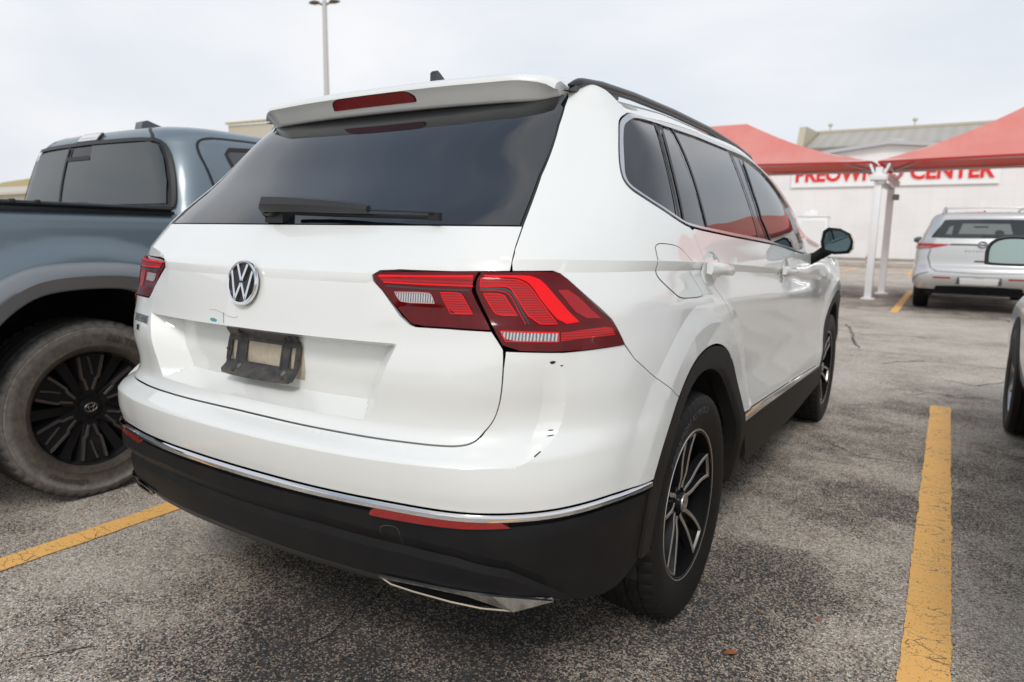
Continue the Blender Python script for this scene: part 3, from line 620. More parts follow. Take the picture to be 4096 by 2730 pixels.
# order around: start at fr .. (bottom run) .. sp ; sp .. rear .. top .. fr
rot = trim[fr:] + trim[:fr]; sp2 = min(range(len(rot)), key=lambda i: abs(rot[i][0] - 1.515) + (0 if rot[i][1] < 1.25 else 9))
belt_line = rot[:sp2 + 1]                     # front -> rear-door joint along the belt
rear_top = rot[sp2:] + [rot[0]]               # joint -> round the quarter glass -> top -> front
rdoor = smooth_poly([(1.515,1.204),(1.530,1.175),(1.560,1.135),(1.572,1.110),(1.585,1.085),(1.669,1.038),(1.788,.972),(1.847,.921),(1.876,.86),(1.880,.828)], 1, closed=False)
ang_rd = math.degrees(math.acos(min(1, (1.880 - .58 - 1.04) / body_arch)))
ap = [(3.30,1.095),(3.60,1.085),(3.94,1.075),(3.97,1.115),(3.99,1.20),(3.99,1.45),(3.97,1.59),(4.2,1.61),(4.8,1.62),(5.6,1.62),(5.94,1.62),(5.94,1.795)]
quarter = [(0.0,1.795),(0.0,1.615),(.45,1.612),(.60,1.622),(.75,1.622)] + [p for p in T_['seam_top'][1:] if p[1] > 1.115] + [(.737,1.1125)]
quarter += [(.84,1.1125),(.862,1.107),(.884,1.092),(.937,1.046),(.996,.997),(1.021,.967),(1.046,.937)] + bs[1:]
quarter += arc(1.04,.36,body_arch,a_joint,ang_rd,30) + rdoor[::-1][1:] + rear_top[1:] + ap
QP = panel('body_side_and_roof', F, quarter, WHITE, SUV, depth=.012, h=.024, gap=.0022, sides=('R', 'L'), join=True, feats=FE_SH + FE_AR[:1] + FE_AR[2:])
# fuel flap outline: a flush flap in its joint
fl = smooth_poly([(1.184,1.160),(1.196,1.167),(1.229,1.168),(1.323,1.163),(1.385,1.150),(1.449,1.121),(1.452,1.105),(1.446,1.094),(1.532,1.036),(1.548,1.022),(1.523,1.016),(1.366,1.023),(1.318,1.033),(1.216,1.082),(1.200,1.103),(1.200,1.123)], 2)
def ribbon(name, f, line, w, m, parent, off=.0006, closed=False, sides=('R',), h=.012):
    if len(sides) > 1: return [ribbon(name, f, line, w, m, parent, off, closed, (sd,), h) for sd in sides]
    P = resample(line, h, closed); nx = np.gradient(P, axis=0)
    if closed: nx = np.roll(P, -1, 0) - np.roll(P, 1, 0)
    nx /= np.linalg.norm(nx, axis=1, keepdims=True) + 1e-12; q = np.c_[-nx[:, 1], nx[:, 0]]
    V = []; Fc = []; NN = []
    for sd in sides:
        sg = 1 if sd == 'R' else -1; b = len(V); A = P + q * w / 2; B = P - q * w / 2
        for X in (A, B):
            u, v = X[:, 0] * sg, X[:, 1]; V += list(f(u, v) + _nrm(f, u, v) * off)
        n = len(P)
        for i in range(n if closed else n - 1):
            j = (i + 1) % n; fc = (b+i, b+n+i, b+n+j, b+j); Fc.append(fc if sg == 1 else fc[::-1])
    return mesh(name, V, Fc, m, parent, True)
ribbon('fuel_flap_joint', F, fl, .0032, RUBBER, QP, off=.0006, closed=True)
panel('fuel_flap', F, shrink(dedupe(np.array(fl)), .0016), WHITE, SUV, off=.0012, depth=.001, h=.02, feats=[[p for p in q if 1.2 < p[0] < 1.55] for q in FE_SH[:2]])
# doors -------------------------------------------------------------------
fdoor = [(2.62,1.158),(2.665,1.12),(2.712,1.06),(2.80,1.02),(2.89,.98),(2.95,.922),(3.01,.82),(3.03,.72),(3.03,.60),(3.0,.507)]
fdoor = smooth_poly(fdoor, 1, closed=False)
fuo = smooth_poly([(3.22,1.112),(3.62,1.088),(3.74,1.03),(3.79,.95),(3.86,.80),(3.87,.62),(3.84,.455)], 1, closed=False)
def sct(u): return vline([(2.0,.553),(2.085,.553),(2.978,.513),(3.867,.459)], u) + .001
sill_pts = [(u, sct(u)) for u in np.linspace(3.0, 2.10, 20)]
a_s = math.degrees(math.asin((.556 - .36) / body_arch))
bl_r = [p for p in belt_line if p[0] < 2.615]; bl_f = [p for p in belt_line if p[0] >= 2.625]
rd = [(1.515,1.204)] + rdoor[1:] + arc(1.04,.36,body_arch,ang_rd,a_s,24)[1:] + sill_pts[::-1][1:] + fdoor[::-1][1:-1] + [(2.62,1.156)] + bl_r
D1, D1L = panel('rear_door', F, rd, WHITE, SUV, depth=.012, h=.024, gap=.0018, feats=FE_SH + FE_AR[:1] + FE_AR[2:], sides=('R', 'L'))
fd = [(2.62,1.156)] + fdoor[1:] + [(u, sct(u)) for u in np.linspace(3.0, 3.84, 14)][1:-1] + fuo[::-1] + [p for p in bl_f][1:]
D2, D2L = panel('front_door', F, fd, WHITE, SUV, depth=.012, h=.03, gap=.0018, feats=FE_SH + FE_AR[1:2], sides=('R', 'L'))
a_f = 180 - math.degrees(math.asin((.44 - .36) / body_arch))
ff = fuo[::-1][1:][::-1][:0] + [(3.84,.455)] + arc(3.83,.36,body_arch,172,5,40) + [(5.1,.40),(5.3,.40),(5.94,.40),(5.94,.97),(5.3,.98),(4.85,1.03),(4.43,1.06),(3.98,1.078),(3.66,1.085)] + fuo[2:-1]
panel('front_fender', F, ff, WHITE, SUV, depth=.012, h=.04, gap=.0018, feats=FE_SH[:2] + FE_AR[1:2], sides=('R', 'L'))
# bonnet and windscreen (beyond the cabin)
hv = []; hf = []
for i, y in enumerate(np.linspace(3.42, 4.60, 9)):
    w = .84 - .16 * max(0, (y - 4.1) / .5) ** 2
    for x in np.linspace(-w, w, 9): hv.append((x, y, 1.095 - .09 * ((y - 3.42) / 1.18) ** 1.6 + .03 * (1 - (x / .84) ** 2) - (0.02 if abs(x) > w * .98 else 0)))
for i in range(8):
    for j in range(8): hf.append((i*9+j, i*9+j+1, (i+1)*9+j+1, (i+1)*9+j))
mesh('bonnet', hv, hf, WHITE, SUV)
panel('windscreen', base, [(4.0,1.12),(5.94,1.12),(5.94,1.60),(4.0,1.58)], GLASS, SUV, off=-.004, depth=0, h=.06, sides=('R', 'L'))
# side window group ------------------------------------------------------------
tin = smooth_poly([(1.067,1.357),(1.106,1.428),(1.150,1.466),(1.190,1.486),(1.260,1.499),(1.361,1.508),(1.555,1.524),(1.702,1.532),(2.066,1.540),(2.587,1.541),(2.837,1.540),(3.16,1.515),(3.38,1.445),(3.40,1.35),(3.32,1.25),(3.225,1.160),(3.14,1.131),(3.00,1.138),(2.359,1.183),(1.906,1.202),(1.499,1.222),(1.423,1.233),(1.27,1.263),(1.13,1.299),(1.082,1.315),(1.066,1.333)], 2, keep=75)
panel('window_trim', F, shrink(dedupe(np.array(trim)), .0095), SATIN, SUV, holes=[tin], off=lambda u, v: .0025 + 0*u, depth=.012, h=.03, sides=('R', 'L'))
panel('window_surround', base, shrink(dedupe(np.array(tin)), -.004), GLOSSBLK, SUV, off=-.007, depth=0, h=.04, sides=('R', 'L'))
for nm, key in (('side_window', 'g_quarter'), ('side_window', 'g_small'), ('side_window', 'g_rear'), ('side_window', 'g_front')):
    g = np.array(T_[key]); panel(nm, base, smooth_poly([tuple(p) for p in g], 1, keep=50), SGLASS, SUV, off=-.0035, depth=.003, h=.04, sides=('R', 'L'))
# window pillars strips (matt seals between the panes)
def _sh(L_, d): return smooth_poly([(p[0] + d, p[1]) for p in L_], 2, closed=False)
_q, _s, _r, _f = T_['g_quarter'], T_['g_small'], T_['g_rear'], T_['g_front']
for ln in (_sh(_q[4:8], .010), _sh([_s[0], _s[7], _s[6], _s[5]], -.010), _sh([_r[0], _r[9], _r[8], _r[7]], -.014), _sh(_r[2:6], .010), _sh([_f[0], _f[9], _f[8], _f[7]], -.008)):
    ribbon('pillar_seal', base, ln, .014, RUBBER, SUV, off=-.0005, sides=('R', 'L'))
# wheel arch cladding -------------------------------------------------------------
for cy in (1.04, 3.83):
    e_ = 177 if cy < 2 else 184; ao = arc(cy, .36, .4985, e_, -8, 60); ai = arc(cy, .36, .425, -8, e_, 60)
    def fo(u, v, cy=cy):
        y = base(u, v)[:, 1]; r = np.hypot(y - cy, v - .36); return .0125 - .015 * np.clip((.455 - r) / .03, 0, 1) ** 2
    panel('wheel_arch_trim', base, ao + ai, ARCHPL, SUV, off=fo, depth=.045, h=.014, sides=('R', 'L'))
    # liner
    for sg in (1, -1):
        V = []; Fc = []; n = 36
        for i in range(n + 1):
            a = R(190 - 200 * i / n)
            for x, rr in ((.885, .435), (.60, .44), (.45, .40)):
                V.append((sg * x, cy + rr * math.cos(a), .36 + rr * math.sin(a)))
        for i in range(n):
            for j in range(2): Fc.append((3*i+j, 3*i+j+1, 3*i+j+4, 3*i+j+3))
        b = len(V); V.append((sg * .45, cy, .36))
        for i in range(n): Fc.append((3*i+2, b, 3*i+5))
        mesh('wheel_housing', V, Fc, mat('arch_liner', (.012, .011, .011), .85), SUV)
# chrome strip on the bumper ----------------------------------------------------------
ue = arch_at(.572) - .004
def strip_f(u, v):
    # v runs 0..1 across the strip; rounded section
    a = np.abs(u); vt = np.interp(a, [0,.17,.33,.47,.62,.76,.9,1.04,1.21,1.4], [.5995,.6005,.599,.598,.594,.5905,.590,.592,.581,.576]) - .0015
    vb = np.interp(a, [0,.17,.33,.46,.64,.78,.9,1.04,1.2,1.4], [.5645,.5655,.5665,.5663,.5625,.560,.560,.5635,.552,.548])
    z = vt + (vb - vt) * v; P = base(u, z); n = _nrm(base, u, z)
    prof = np.interp(v, [0, .05, .13, .17, .50, .53, .9, 1.0], [.001, .0055, .0088, .0092, .0090, .0080, -.0045, -.008]) + .0035
    return P + n * prof[:, None]
V = []; Fc = []; cu = np.linspace(-ue, ue, 170); cv = np.array([0,.025,.05,.09,.13,.17,.25,.33,.42,.50,.53,.6,.7,.8,.9,1.0]); NV = len(cv)
U2, V2 = np.meshgrid(cu, cv, indexing='ij'); X = strip_f(U2.ravel(), V2.ravel())
for i in range(len(cu) - 1):
    for j in range(NV - 1): Fc.append((i*NV+j, i*NV+j+1, (i+1)*NV+j+1, (i+1)*NV+j))
mesh('chrome_strip', X, Fc, CHROME, SUV, angle=28)
# lower bumper cladding ------------------------------------------------------------------
def low_f(u, v):
    u = np.atleast_1d(np.asarray(u, float)); v = np.atleast_1d(np.asarray(v, float)); a = np.abs(u); P = base(u, v); n = _nrm(base, u, v)
    fold = np.interp(a, [0,.1,.3,.54,.65,.77,.92], [.497,.498,.501,.491,.482,.453,.36])
    dd = np.interp(v - fold, [-.12,-.022,-.004,.03,.09], [-.006,-.012,-.020,-.001,.0])
    dd = dd * (1 - sstep(.80, .95, a))
    return P + n * (dd + .004)[:, None]
bl = [(0,.402),(.12,.403),(.32,.402),(.44,.398),(.60,.400),(.70,.397),(.807,.377),(.885,.361),(.946,.349),(1.00,.340),(1.044,.345),(1.085,.36)]
zz = [(arch_at(z, .503), z) for z in np.linspace(.38, .549, 9)]
tops = [(u, sbot(u) + .0005) for u in np.linspace(arch_at(.552, .503), 0, 60)]
lowh = bl + zz + tops[:-1] + [(0, sbot(0) + .001)]
low_full = lowh[1:-1]; low_full = [(0,.402)] + low_full + [(0, sbot(0)+.001)] + [(-u, v) for u, v in low_full[::-1]]
_fu = np.linspace(0, .95, 90); _fv = np.interp(_fu, [0,.1,.3,.54,.65,.77,.92], [.497,.498,.501,.491,.482,.453,.36])
FE_LO = [[(u, v + o) for u, v in zip(_fu, _fv)] for o in (-.022, -.004, .03)]
panel('lower_bumper', low_f, low_full, BLACKPL, SUV, depth=.03, h=.0135, feats=_mir(FE_LO))
# underside lip of the bumper
lipv = []; lipf = []
for i, u in enumerate(np.linspace(-1.08, 1.08, 80)):
    bv = vline(bl, abs(u)); p = low_f(u, bv)[0]; q = base(u, .33)[0]; s = 1 - .06
    e = max(0, 1 - (abs(u) / 1.0) ** 4)
    lipv += [tuple(p), (p[0]*.995, p[1] + .012, p[2] - .022 * e), (p[0]*.97, p[1] + .07, p[2] - .030 * e), (p[0]*.93, p[1] + .35, p[2] - .04 * e)]
for i in range(79):
    for j in range(3): lipf.append((4*i+j, 4*i+j+1, 4*i+j+5, 4*i+j+4))
mesh('bumper_lip', lipv, lipf, mat('grey_lip_plastic', (.04, .038, .036), .5), SUV)
# red reflectors, towing-eye cover, exhaust trims
REDREF = mat('red_reflector', (.27, .003, .003), .12, coat=1, bump=(700, .35, .001))
RR = smooth_poly([(.462,.5635),(.468,.574),(.480,.5805),(.555,.5835),(.687,.5815),(.760,.5765),(.783,.5605),(.685,.5590),(.571,.5590),(.467,.5600)], 1)
rr = [(u, v - .0008) for u, v in RR]
panel('reflector', base, rr, REDREF, SUV, off=.0085, depth=.012, h=.02, sides=('R',)); 
panel('reflector', base, rr, REDREF, SUV, off=.0085, depth=.012, h=.02, sides=('L',))
for sd in ('R', 'L'): ribbon('reflector_bezel', lambda u, v: base(u, v) + _nrm(base, u, v) * .0078, shrink(dedupe(np.array(rr)), -.0018), .0036, BLACKPL, SUV, closed=True, sides=(sd,))
tcap = smooth_poly([(.489,.533),(.500,.540),(.526,.540),(.534,.533),(.537,.500),(.530,.491),(.500,.490),(.490,.497)], 2)
panel('towing_eye_cover', low_f, tcap, BLACKPL, SUV, off=.0012, depth=.003, h=.01)
ribbon('bumper_corner_joint', low_f, [(1.187,.545),(1.16,.50),(1.132,.451),(1.098,.39)], .003, RUBBER, SUV, off=.0012, sides=('R','L'))
ribbon('towing_eye_groove', low_f, tcap, .0028, mat('groove_grey', (.075, .075, .08), .6), SUV, off=.0004, closed=True)
for sd in ('R', 'L'):
    sg = 1 if sd == 'R' else -1
    up = [(.464,.4045),(.571,.4042),(.661,.4008),(.726,.3952),(.858,.3700)]; dn = [(.465,.3965),(.569,.3972),(.669,.3910),(.769,.3500),(.861,.3665)]
    def lp_(q, o, dz=0, dy=0):
        p = low_f(sg * q[0], max(q[1], .39))[0]; g = base(sg * q[0], q[1])[0]; p = (g if q[1] < .39 else p) + _nrm(base, np.array([sg * q[0]]), np.array([q[1]]))[0] * o; return (p[0], p[1] + dy, p[2] + dz)
    V = []; Fc = []
    for a_, c_ in zip(up, dn): V += [lp_(a_, .004), lp_(a_, .0095, -.0006), lp_(c_, .0085, .0006), lp_(c_, .004), lp_(c_, -.03, .012)]
    for i in range(4):
        for j in range(4): Fc.append((5*i+j, 5*i+j+1, 5*i+j+6, 5*i+j+5))
    ex = mesh('exhaust_trim', V, Fc, mat('dull_chrome', (.62,.62,.62), .10, metal=1), SUV, angle=15)
    li_ = [(.47,.394),(.491,.3850),(.545,.3765),(.632,.3680),(.70,.3590),(.769,.3495)]
    MB().tube([lp_(q, .004) for q in li_], .0028, n=6, flat=(1, 1.2)).build('lower_edge', mat('bronze_edge', (.42,.36,.28), .25, metal=1), ex)
    V = []
    for q, c_ in zip([(.47,.394),(.545,.3765),(.632,.3680),(.769,.3495)], [(.47,.396),(.56,.3955),(.66,.3895),(.769,.3505)]): V += [lp_(q, .001), lp_(c_, -.004)]
    mesh('exhaust_gap', V, [(2*i, 2*i+1, 2*i+3, 2*i+2) for i in range(3)], DARK, ex, angle=20)
# sill ----------------------------------------------------------------------------------
for sd in ('R', 'L'):
    sc = [(u, sct(u) - .003) for u in np.linspace(2.10, 3.33 + .53, 30)] + [(u, sct(u) - .033 + .006 * (u - 2.1)) for u in np.linspace(3.86, 2.10, 30)]
    panel('sill_strip', base, sc, CHROME, SUV, off=.010, depth=.02, h=.05, sides=(sd,))
    sl = [(u, sct(u) - .030 + .006 * (u - 2.1)) for u in np.linspace(2.09, 3.95, 30)] + [(3.93,.335),(3.15,.312),(2.55,.338),(2.17,.355),(2.13,.38)]
    panel('sill_cladding', base, sl, ARCHPL, SUV, off=lambda u, v: .006 + .02 * np.clip((.50 - v) / .1, 0, 1), depth=.08, h=.04, sides=(sd,))
# floor pan so nothing shows through underneath
MB().box((0, 2.3, .345), (1.50, 3.6, .09)).box((0, .50, .42), (1.25, .55, .10)).cyl((.50,.62,.36),(.50,.16,.375),.028).cyl((-.50,.62,.36),(-.50,.16,.375),.028).box((0, 1.02, .33), (1.3, .08, .08)).build('underbody', mat('underbody_black', (.010,.010,.010), .8), SUV)
def FLM(u, v):      # smooth lens surface
    u = np.atleast_1d(np.asarray(u, float)); v = np.atleast_1d(np.asarray(v, float))
    return base(u, v) - _nrm(base, u, v) * (np.interp(np.abs(u), [.38, .50], [.005, .0105]) * sstep(.97, 1.02, v))[:, None]
# rear lamps ---------------------------------------------------------------------------
LENS = mat('dark_red_lens', (.125, .0006, .002), .08, coat=.3, spec=.2, noise=(26, .55, (.050, .0004, .001)))
REDB = mat('bright_red_lens', (.85, .006, .010), .14, spec=.25, emit=((1, .02, .02), .07))
def striped(name, c1, c2, scale, emit=0, axis='Z'):
    m = mat(name, c1, .16, coat=.25, spec=.3); t = m.node_tree; b = t.nodes['Principled BSDF']; tc = t.nodes.new('ShaderNodeTexCoord')
    w = t.nodes.new('ShaderNodeTexWave'); w.wave_type = 'BANDS'; w.bands_direction = axis; w.inputs['Scale'].default_value = scale; w.inputs['Distortion'].default_value = 1.2; w.inputs['Detail'].default_value = 2; w.inputs['Detail Scale'].default_value = 2
    mx = t.nodes.new('ShaderNodeMix'); mx.data_type = 'RGBA'; mx.inputs['A'].default_value = (*c1, 1); mx.inputs['B'].default_value = (*c2, 1)
    t.links.new(tc.outputs['Object'], w.inputs['Vector']); t.links.new(w.outputs['Fac'], mx.inputs['Factor']); t.links.new(mx.outputs['Result'], b.inputs['Base Color'])
    return m
REDT = striped('ribbed_red_lens', (.60, .008, .010), (.26, .004, .006), 60)
REDM = striped('hatched_red_reflector', (.50, .010, .016), (.26, .006, .010), 110, axis='DIAGONAL')
REDD = striped('deep_red_bar', (.42, .004, .006), (.20, .002, .004), 34)
CLR = striped('clear_ribbed_lens', (.62, .62, .63), (.10, .10, .11), 55, axis='X')
for sd in ('R', 'L'):
    sg = 1 if sd == 'R' else -1
    LO = panel('outer_tail_lamp', FLM, lampo, LENS, SUV, off=.004, depth=.02, h=.014, gap=.0012, sides=(sd,))
    LI = panel('inner_tail_lamp', FLM, lampi, LENS, SUV, off=.004, depth=.02, h=.014, gap=.0012, sides=(sd,))
    def el(nm, key, m, par, o=.0052, g=0): 
        q = T_[key] if isinstance(key, str) else key
        return panel(nm, FLM, smooth_poly([tuple(p) for p in q], 1, keep=75), m, par, off=o, depth=.0012, h=.012, sides=(sd,))
    el('light_bar', [(.425,1.092),(.478,1.0945),(.652,1.1005),(.655,1.073),(.552,1.0735),(.437,1.0755)], REDD, LI)
    ribbon('light_guide', FLM, [(.425,1.0895),(.478,1.092),(.652,1.097)], .0055, REDB, LI, off=.0060, sides=(sd,))
    ribbon('light_guide', FLM, [(.440,1.0765),(.552,1.0755),(.655,1.0755)], .0035, REDB, LI, off=.0060, sides=(sd,))
    ribbon('lens_edge', FLM, [(.448,1.068),(.552,1.0655),(.648,1.0655)], .0035, mat('dark_edge', (.012,.001,.002), .2, coat=1), LI, off=.0055, sides=(sd,))
    cl = el('reversing_light', 'li_clear', CLR, LI)
    ribbon('lens_rim', FLM, smooth_poly(T_['li_clear'], 1), .0022, mat('pale_rim', (.62,.30,.31), .25), LI, off=.0062, closed=True, sides=(sd,))
    el('brake_light', 'li_red', REDT, LI); ribbon('lens_rim', FLM, smooth_poly(T_['li_red'], 1), .0022, REDB, LI, off=.0062, closed=True, sides=(sd,))
    el('brake_light', 'lo_tex', REDT, LO); ribbon('lens_rim', FLM, smooth_poly(T_['lo_tex'], 1, keep=75), .0026, REDB, LO, off=.0062, closed=True, sides=(sd,))
    el('light_guide', 'lo_arc', REDB, LO, .0056)
    el('tail_light', 'lo_blk', REDT, LO); ribbon('lens_rim', FLM, smooth_poly(T_['lo_blk'], 1), .0026, REDB, LO, off=.0062, closed=True, sides=(sd,))
    ribbon('light_guide', FLM, smooth_poly([(.672,1.0665),(.722,1.0665),(.738,1.060),(.748,1.048),(.776,.993)], 1, closed=False), .0035, REDT, LO, off=.0060, sides=(sd,))
    ribbon('lens_edge', FLM, smooth_poly([(.672,1.0710),(.725,1.0710),(.743,1.064),(.754,1.050),(.784,.992)], 1, closed=False), .005, mat('dark_edge', (.012,.001,.002), .2, coat=1), LO, off=.0057, sides=(sd,))
    el('side_reflector', 'lo_refl', REDM, LO)
    el('turn_signal', 'lo_clear', CLR, LO); ribbon('lens_rim', FLM, T_['lo_clear'], .0026, REDB, LO, off=.0062, closed=True, sides=(sd,))
    el('side_marker', 'lo_redlow', REDT, LO)
# spoiler -----------------------------------------------------------------------------------
xs = np.linspace(-1, 1, 61); V = []; Fc = []; NS = 0
def spo(t):
    x = t * .583; a = abs(x)
    ye = .552 + .012 * (a / .3) ** 2 if a < .3 else .564 + .020 * ((a - .3) / .15) if a < .45 else .584 + .078 * ((a - .45) / .15) ** 1.7
    e = min(1, (1 - abs(t)) / .06) ** .5; k = max(0, (a - .50) / .10)
    zt = 1.604 - .010 * k - .012 * (1 - e); zl = 1.541 + .006 * k + .010 * (1 - e)
    zr = 1.655 - .10 * a * a - .06 * k * k
    sec = [(.86, zr + .006), (.76, zr - .002), (.68, 1.632 - .02 * a - .035 * k), (ye + .055, zt + .014 - .006 * k), (ye + .028, zt + .008), (ye + .010, zt + .001), (ye + .002, zt - .008), (ye + .001, zt - .016), (ye + .016, (zt + zl) / 2), (ye + .030, zl + .006), (ye + .036, zl), (ye + .044, zl - .001), (ye + .07, zl + .002), (max(.70, ye + .09), zl + .01)]
    return [(x * (1 - .028 * min(1, max(0, (zt - .012 - z) / .05)) * abs(t)), y, z) for y, z in sec]
rows = [spo(t) for t in xs]; k = len(rows[0])
for r in rows: V += r
for i in range(len(xs) - 1):
    for j in range(k - 1): Fc.append((i*k+j, (i+1)*k+j, (i+1)*k+j+1, i*k+j+1))
Fc.append(tuple(range(k))); Fc.append(tuple(reversed(range((len(xs)-1)*k, len(xs)*k))))
SPO = mesh('roof_spoiler', V, Fc, WHITE, SUV)
bm = bmesh.new(); bm.from_mesh(SPO.data); bmesh.ops.recalc_face_normals(bm, faces=bm.faces[:]); bm.to_mesh(SPO.data); bm.free(); SPO.data.set_sharp_from_angle(angle=R(48))
def face_f(u, v):   # spoiler rear face: u = x, v = 0..1 upwards
    u = np.atleast_1d(u); v = np.atleast_1d(v); o = []
    for a, b in zip(u, v):
        r = spo(np.clip(a / .583, -1, 1)); p, q = np.array(r[10]), np.array(r[7]); m_ = np.array(r[8]); o.append(p * (1-b)*(1-2*b) + m_ * 4*b*(1-b) + q * b*(2*b-1))
    return np.array(o)
def fn_(u, v): return np.tile([0, -.87, -.49], (len(u), 1))
sl_ = smooth_poly([(-.170,.16),(-.163,.72),(-.125,1.0),(.125,1.0),(.150,.86),(.172,.45),(.166,.16)], 2)
sl_ = [(a, b) for a, b in sl_]
def face_s(u, v): return face_f(u, v / .062)
slm = [(a, b * .062) for a, b in sl_]
BL = panel('high_brake_light', face_s, slm, GLOSSBLK, SPO, off=.0015, depth=.004, h=.01, nf=fn_)
panel('lens', face_s, shrink(dedupe(np.array(slm)), .0125), mat('brake_lens_red', (.20, .002, .003), .15, coat=.3, noise=(60, .5, (.10, .001, .002))), BL, off=.0028, depth=.002, h=.01, nf=fn_)
# antenna, roof rails -------------------------------------------------------------------------
b = MB(); b.prism([(.86,1.660),(.862,1.712),(.872,1.720),(.888,1.712),(.93,1.685),(.99,1.665),(1.0,1.655)], 0, -.012, .012).build('antenna_fin', mat('fin_black', (.010,.010,.011), .2, coat=.6), SUV, angle=60)
RAIL = mat('rail_anthracite', (.030, .028, .032), .30, metal=.3, spec=.6)
for sg in (1, -1):
    pts = [(.603,.688,1.582),(.605,.72,1.591),(.606,.76,1.600),(.607,.87,1.612),(.608,1.1,1.623),(.609,1.475,1.629),(.608,1.91,1.627),(.603,2.37,1.609),(.596,2.65,1.590),(.590,2.80,1.570)]
    q = np.array(pts); tt = np.linspace(0, len(q) - 1, 46); pts = [[np.interp(s, range(len(q)), q[:, c]) for c in range(3)] for s in tt]
    b = MB(); b.tube([(sg * p[0], p[1], p[2]) for p in pts], [.004 + .0095*min(1, i/7, (45-i)/5) for i in range(46)], n=12, flat=(1.15, 1.0)); RL = b.build('roof_rail', RAIL, SUV, angle=60)
    b = MB()
    b.prism([(.67,1.566),(.72,1.590),(.80,1.603),(.93,1.610),(.99,1.612),(.99,1.592),(.9,1.585),(.75,1.570)], 0, sg*.603-.010, sg*.603+.010).build('rail_foot', RAIL, RL)
    MB().prism([(2.55,1.575),(2.55,1.600),(2.65,1.590),(2.80,1.565)], 0, sg*.592-.010, sg*.592+.010).build('rail_foot', RAIL, RL)
# wiper ----------------------------------------------------------------------------------------
WPL = mat('wiper_plastic', (.018, .019, .021), .38, spec=.5)
def gl_y(x, z): return float(np.interp(z, [1.21, 1.35], [.215, .385])) + .045 * (abs(x) / .3) ** 2 * .3
b = MB()
rows = [(-.040,.236,1.222,.010,.012),(-.036,.196,1.246,.016,.020),(-.015,.185,1.256,.018,.022),(.06,.187,1.255,.017,.021),(.15,.192,1.252,.015,.018),(.25,.201,1.247,.013,.014),(.30,.208,1.243,.012,.012),(.325,.213,1.240,.010,.009)]
prev = None
for (x, y, z, hy, hz) in rows:
    ring = [b.bm.verts.new(p) for p in ((x, y - hy*.2, z - hz), (x, y - hy, z - hz*.1), (x, y - hy*.6, z + hz*.75), (x, y + hy*.6, z + hz), (x, y + hy, z - hz*.3))]
    if prev:
        for i in range(5): b.bm.faces.new((prev[i], prev[(i+1) % 5], ring[(i+1) % 5], ring[i]))
    else: b.bm.faces.new(ring[::-1])
    prev = ring
b.bm.faces.new(prev)
WP = b.build('rear_wiper', WPL, SUV, angle=32)
MB().cyl((-.018,.262,1.232),(-.018,.19,1.245),.024,.020,n=18).box((-.01,.232,1.222),(.07,.05,.03)).build('wiper_pivot', WPL, WP)
b = MB(); b.tube([(.06,.222,1.232),(.2,.226,1.228),(.32,.230,1.2255),(.42,.240,1.2235),(.505,.252,1.221)], .0055, n=8).box((.50,.247,1.223),(.03,.014,.018)); b.tube([(.32,.214,1.238),(.42,.224,1.235),(.50,.236,1.232)], .0025, n=6); b.build('wiper_blade', mat('wiper_rubber', (.010,.010,.010), .5), WP)
# door handles, mirror -----------------------------------------------------------------------------
def handle(y0, y1, z, sg):
    u0, u1 = y0 + .58, y1 + .58; b = MB(); pr = None
    for k_, t in enumerate(np.linspace(0, 1, 15)):
        u = u0 + (u1 - u0) * t; zc = z - .018 * t; P = base(u, zc)[0]; lift = .034 * math.sin(math.pi * min(1, .12 + .80 * t)) ** .45 if t < 1 else .012
        hh = .019 - .004 * t
        ring = [b.bm.verts.new((sg * (P[0] + dx * lift), P[1], zc + dz * hh)) for dx, dz in ((.15,-.8),(.75,-1),(1,-.45),(1.0,.35),(.8,.95),(.15,.8))]
        if pr:
            for i in range(6): b.bm.faces.new((pr[i], pr[(i+1)%6], ring[(i+1)%6], ring[i]))
        else: b.bm.faces.new(ring)
        pr = ring
    b.bm.faces.new(pr[::-1]); return b
for parR, parL, y0, y1, z in ((D1, D1L, .985, 1.235, 1.098), (D2, D2L, 2.06, 2.31, 1.052)):
    for sg in (1, -1):
        par = parR if sg > 0 else parL
        handle(y0, y1, z, sg).build('handle', WHITE, par, angle=55)
        cup = [(y0 + .62 + .085 * math.cos(a) + .03, z - .005 + .052 * math.sin(a)) for a in np.linspace(0, 2*math.pi, 28)[:-1]]
        panel('handle_recess', F, cup, mat('recess_white', (.77,.78,.77), .35, coat=1), par, off=.0008, depth=0, h=.02, sides=('R' if sg > 0 else 'L',), nf=lambda u, v, y0=y0, z=z: _nrm(F, u, v) + np.c_[0*u, .8*(np.abs(u) - y0 - .65)/.085*.5, .9*(v - z)/.052*-.5])
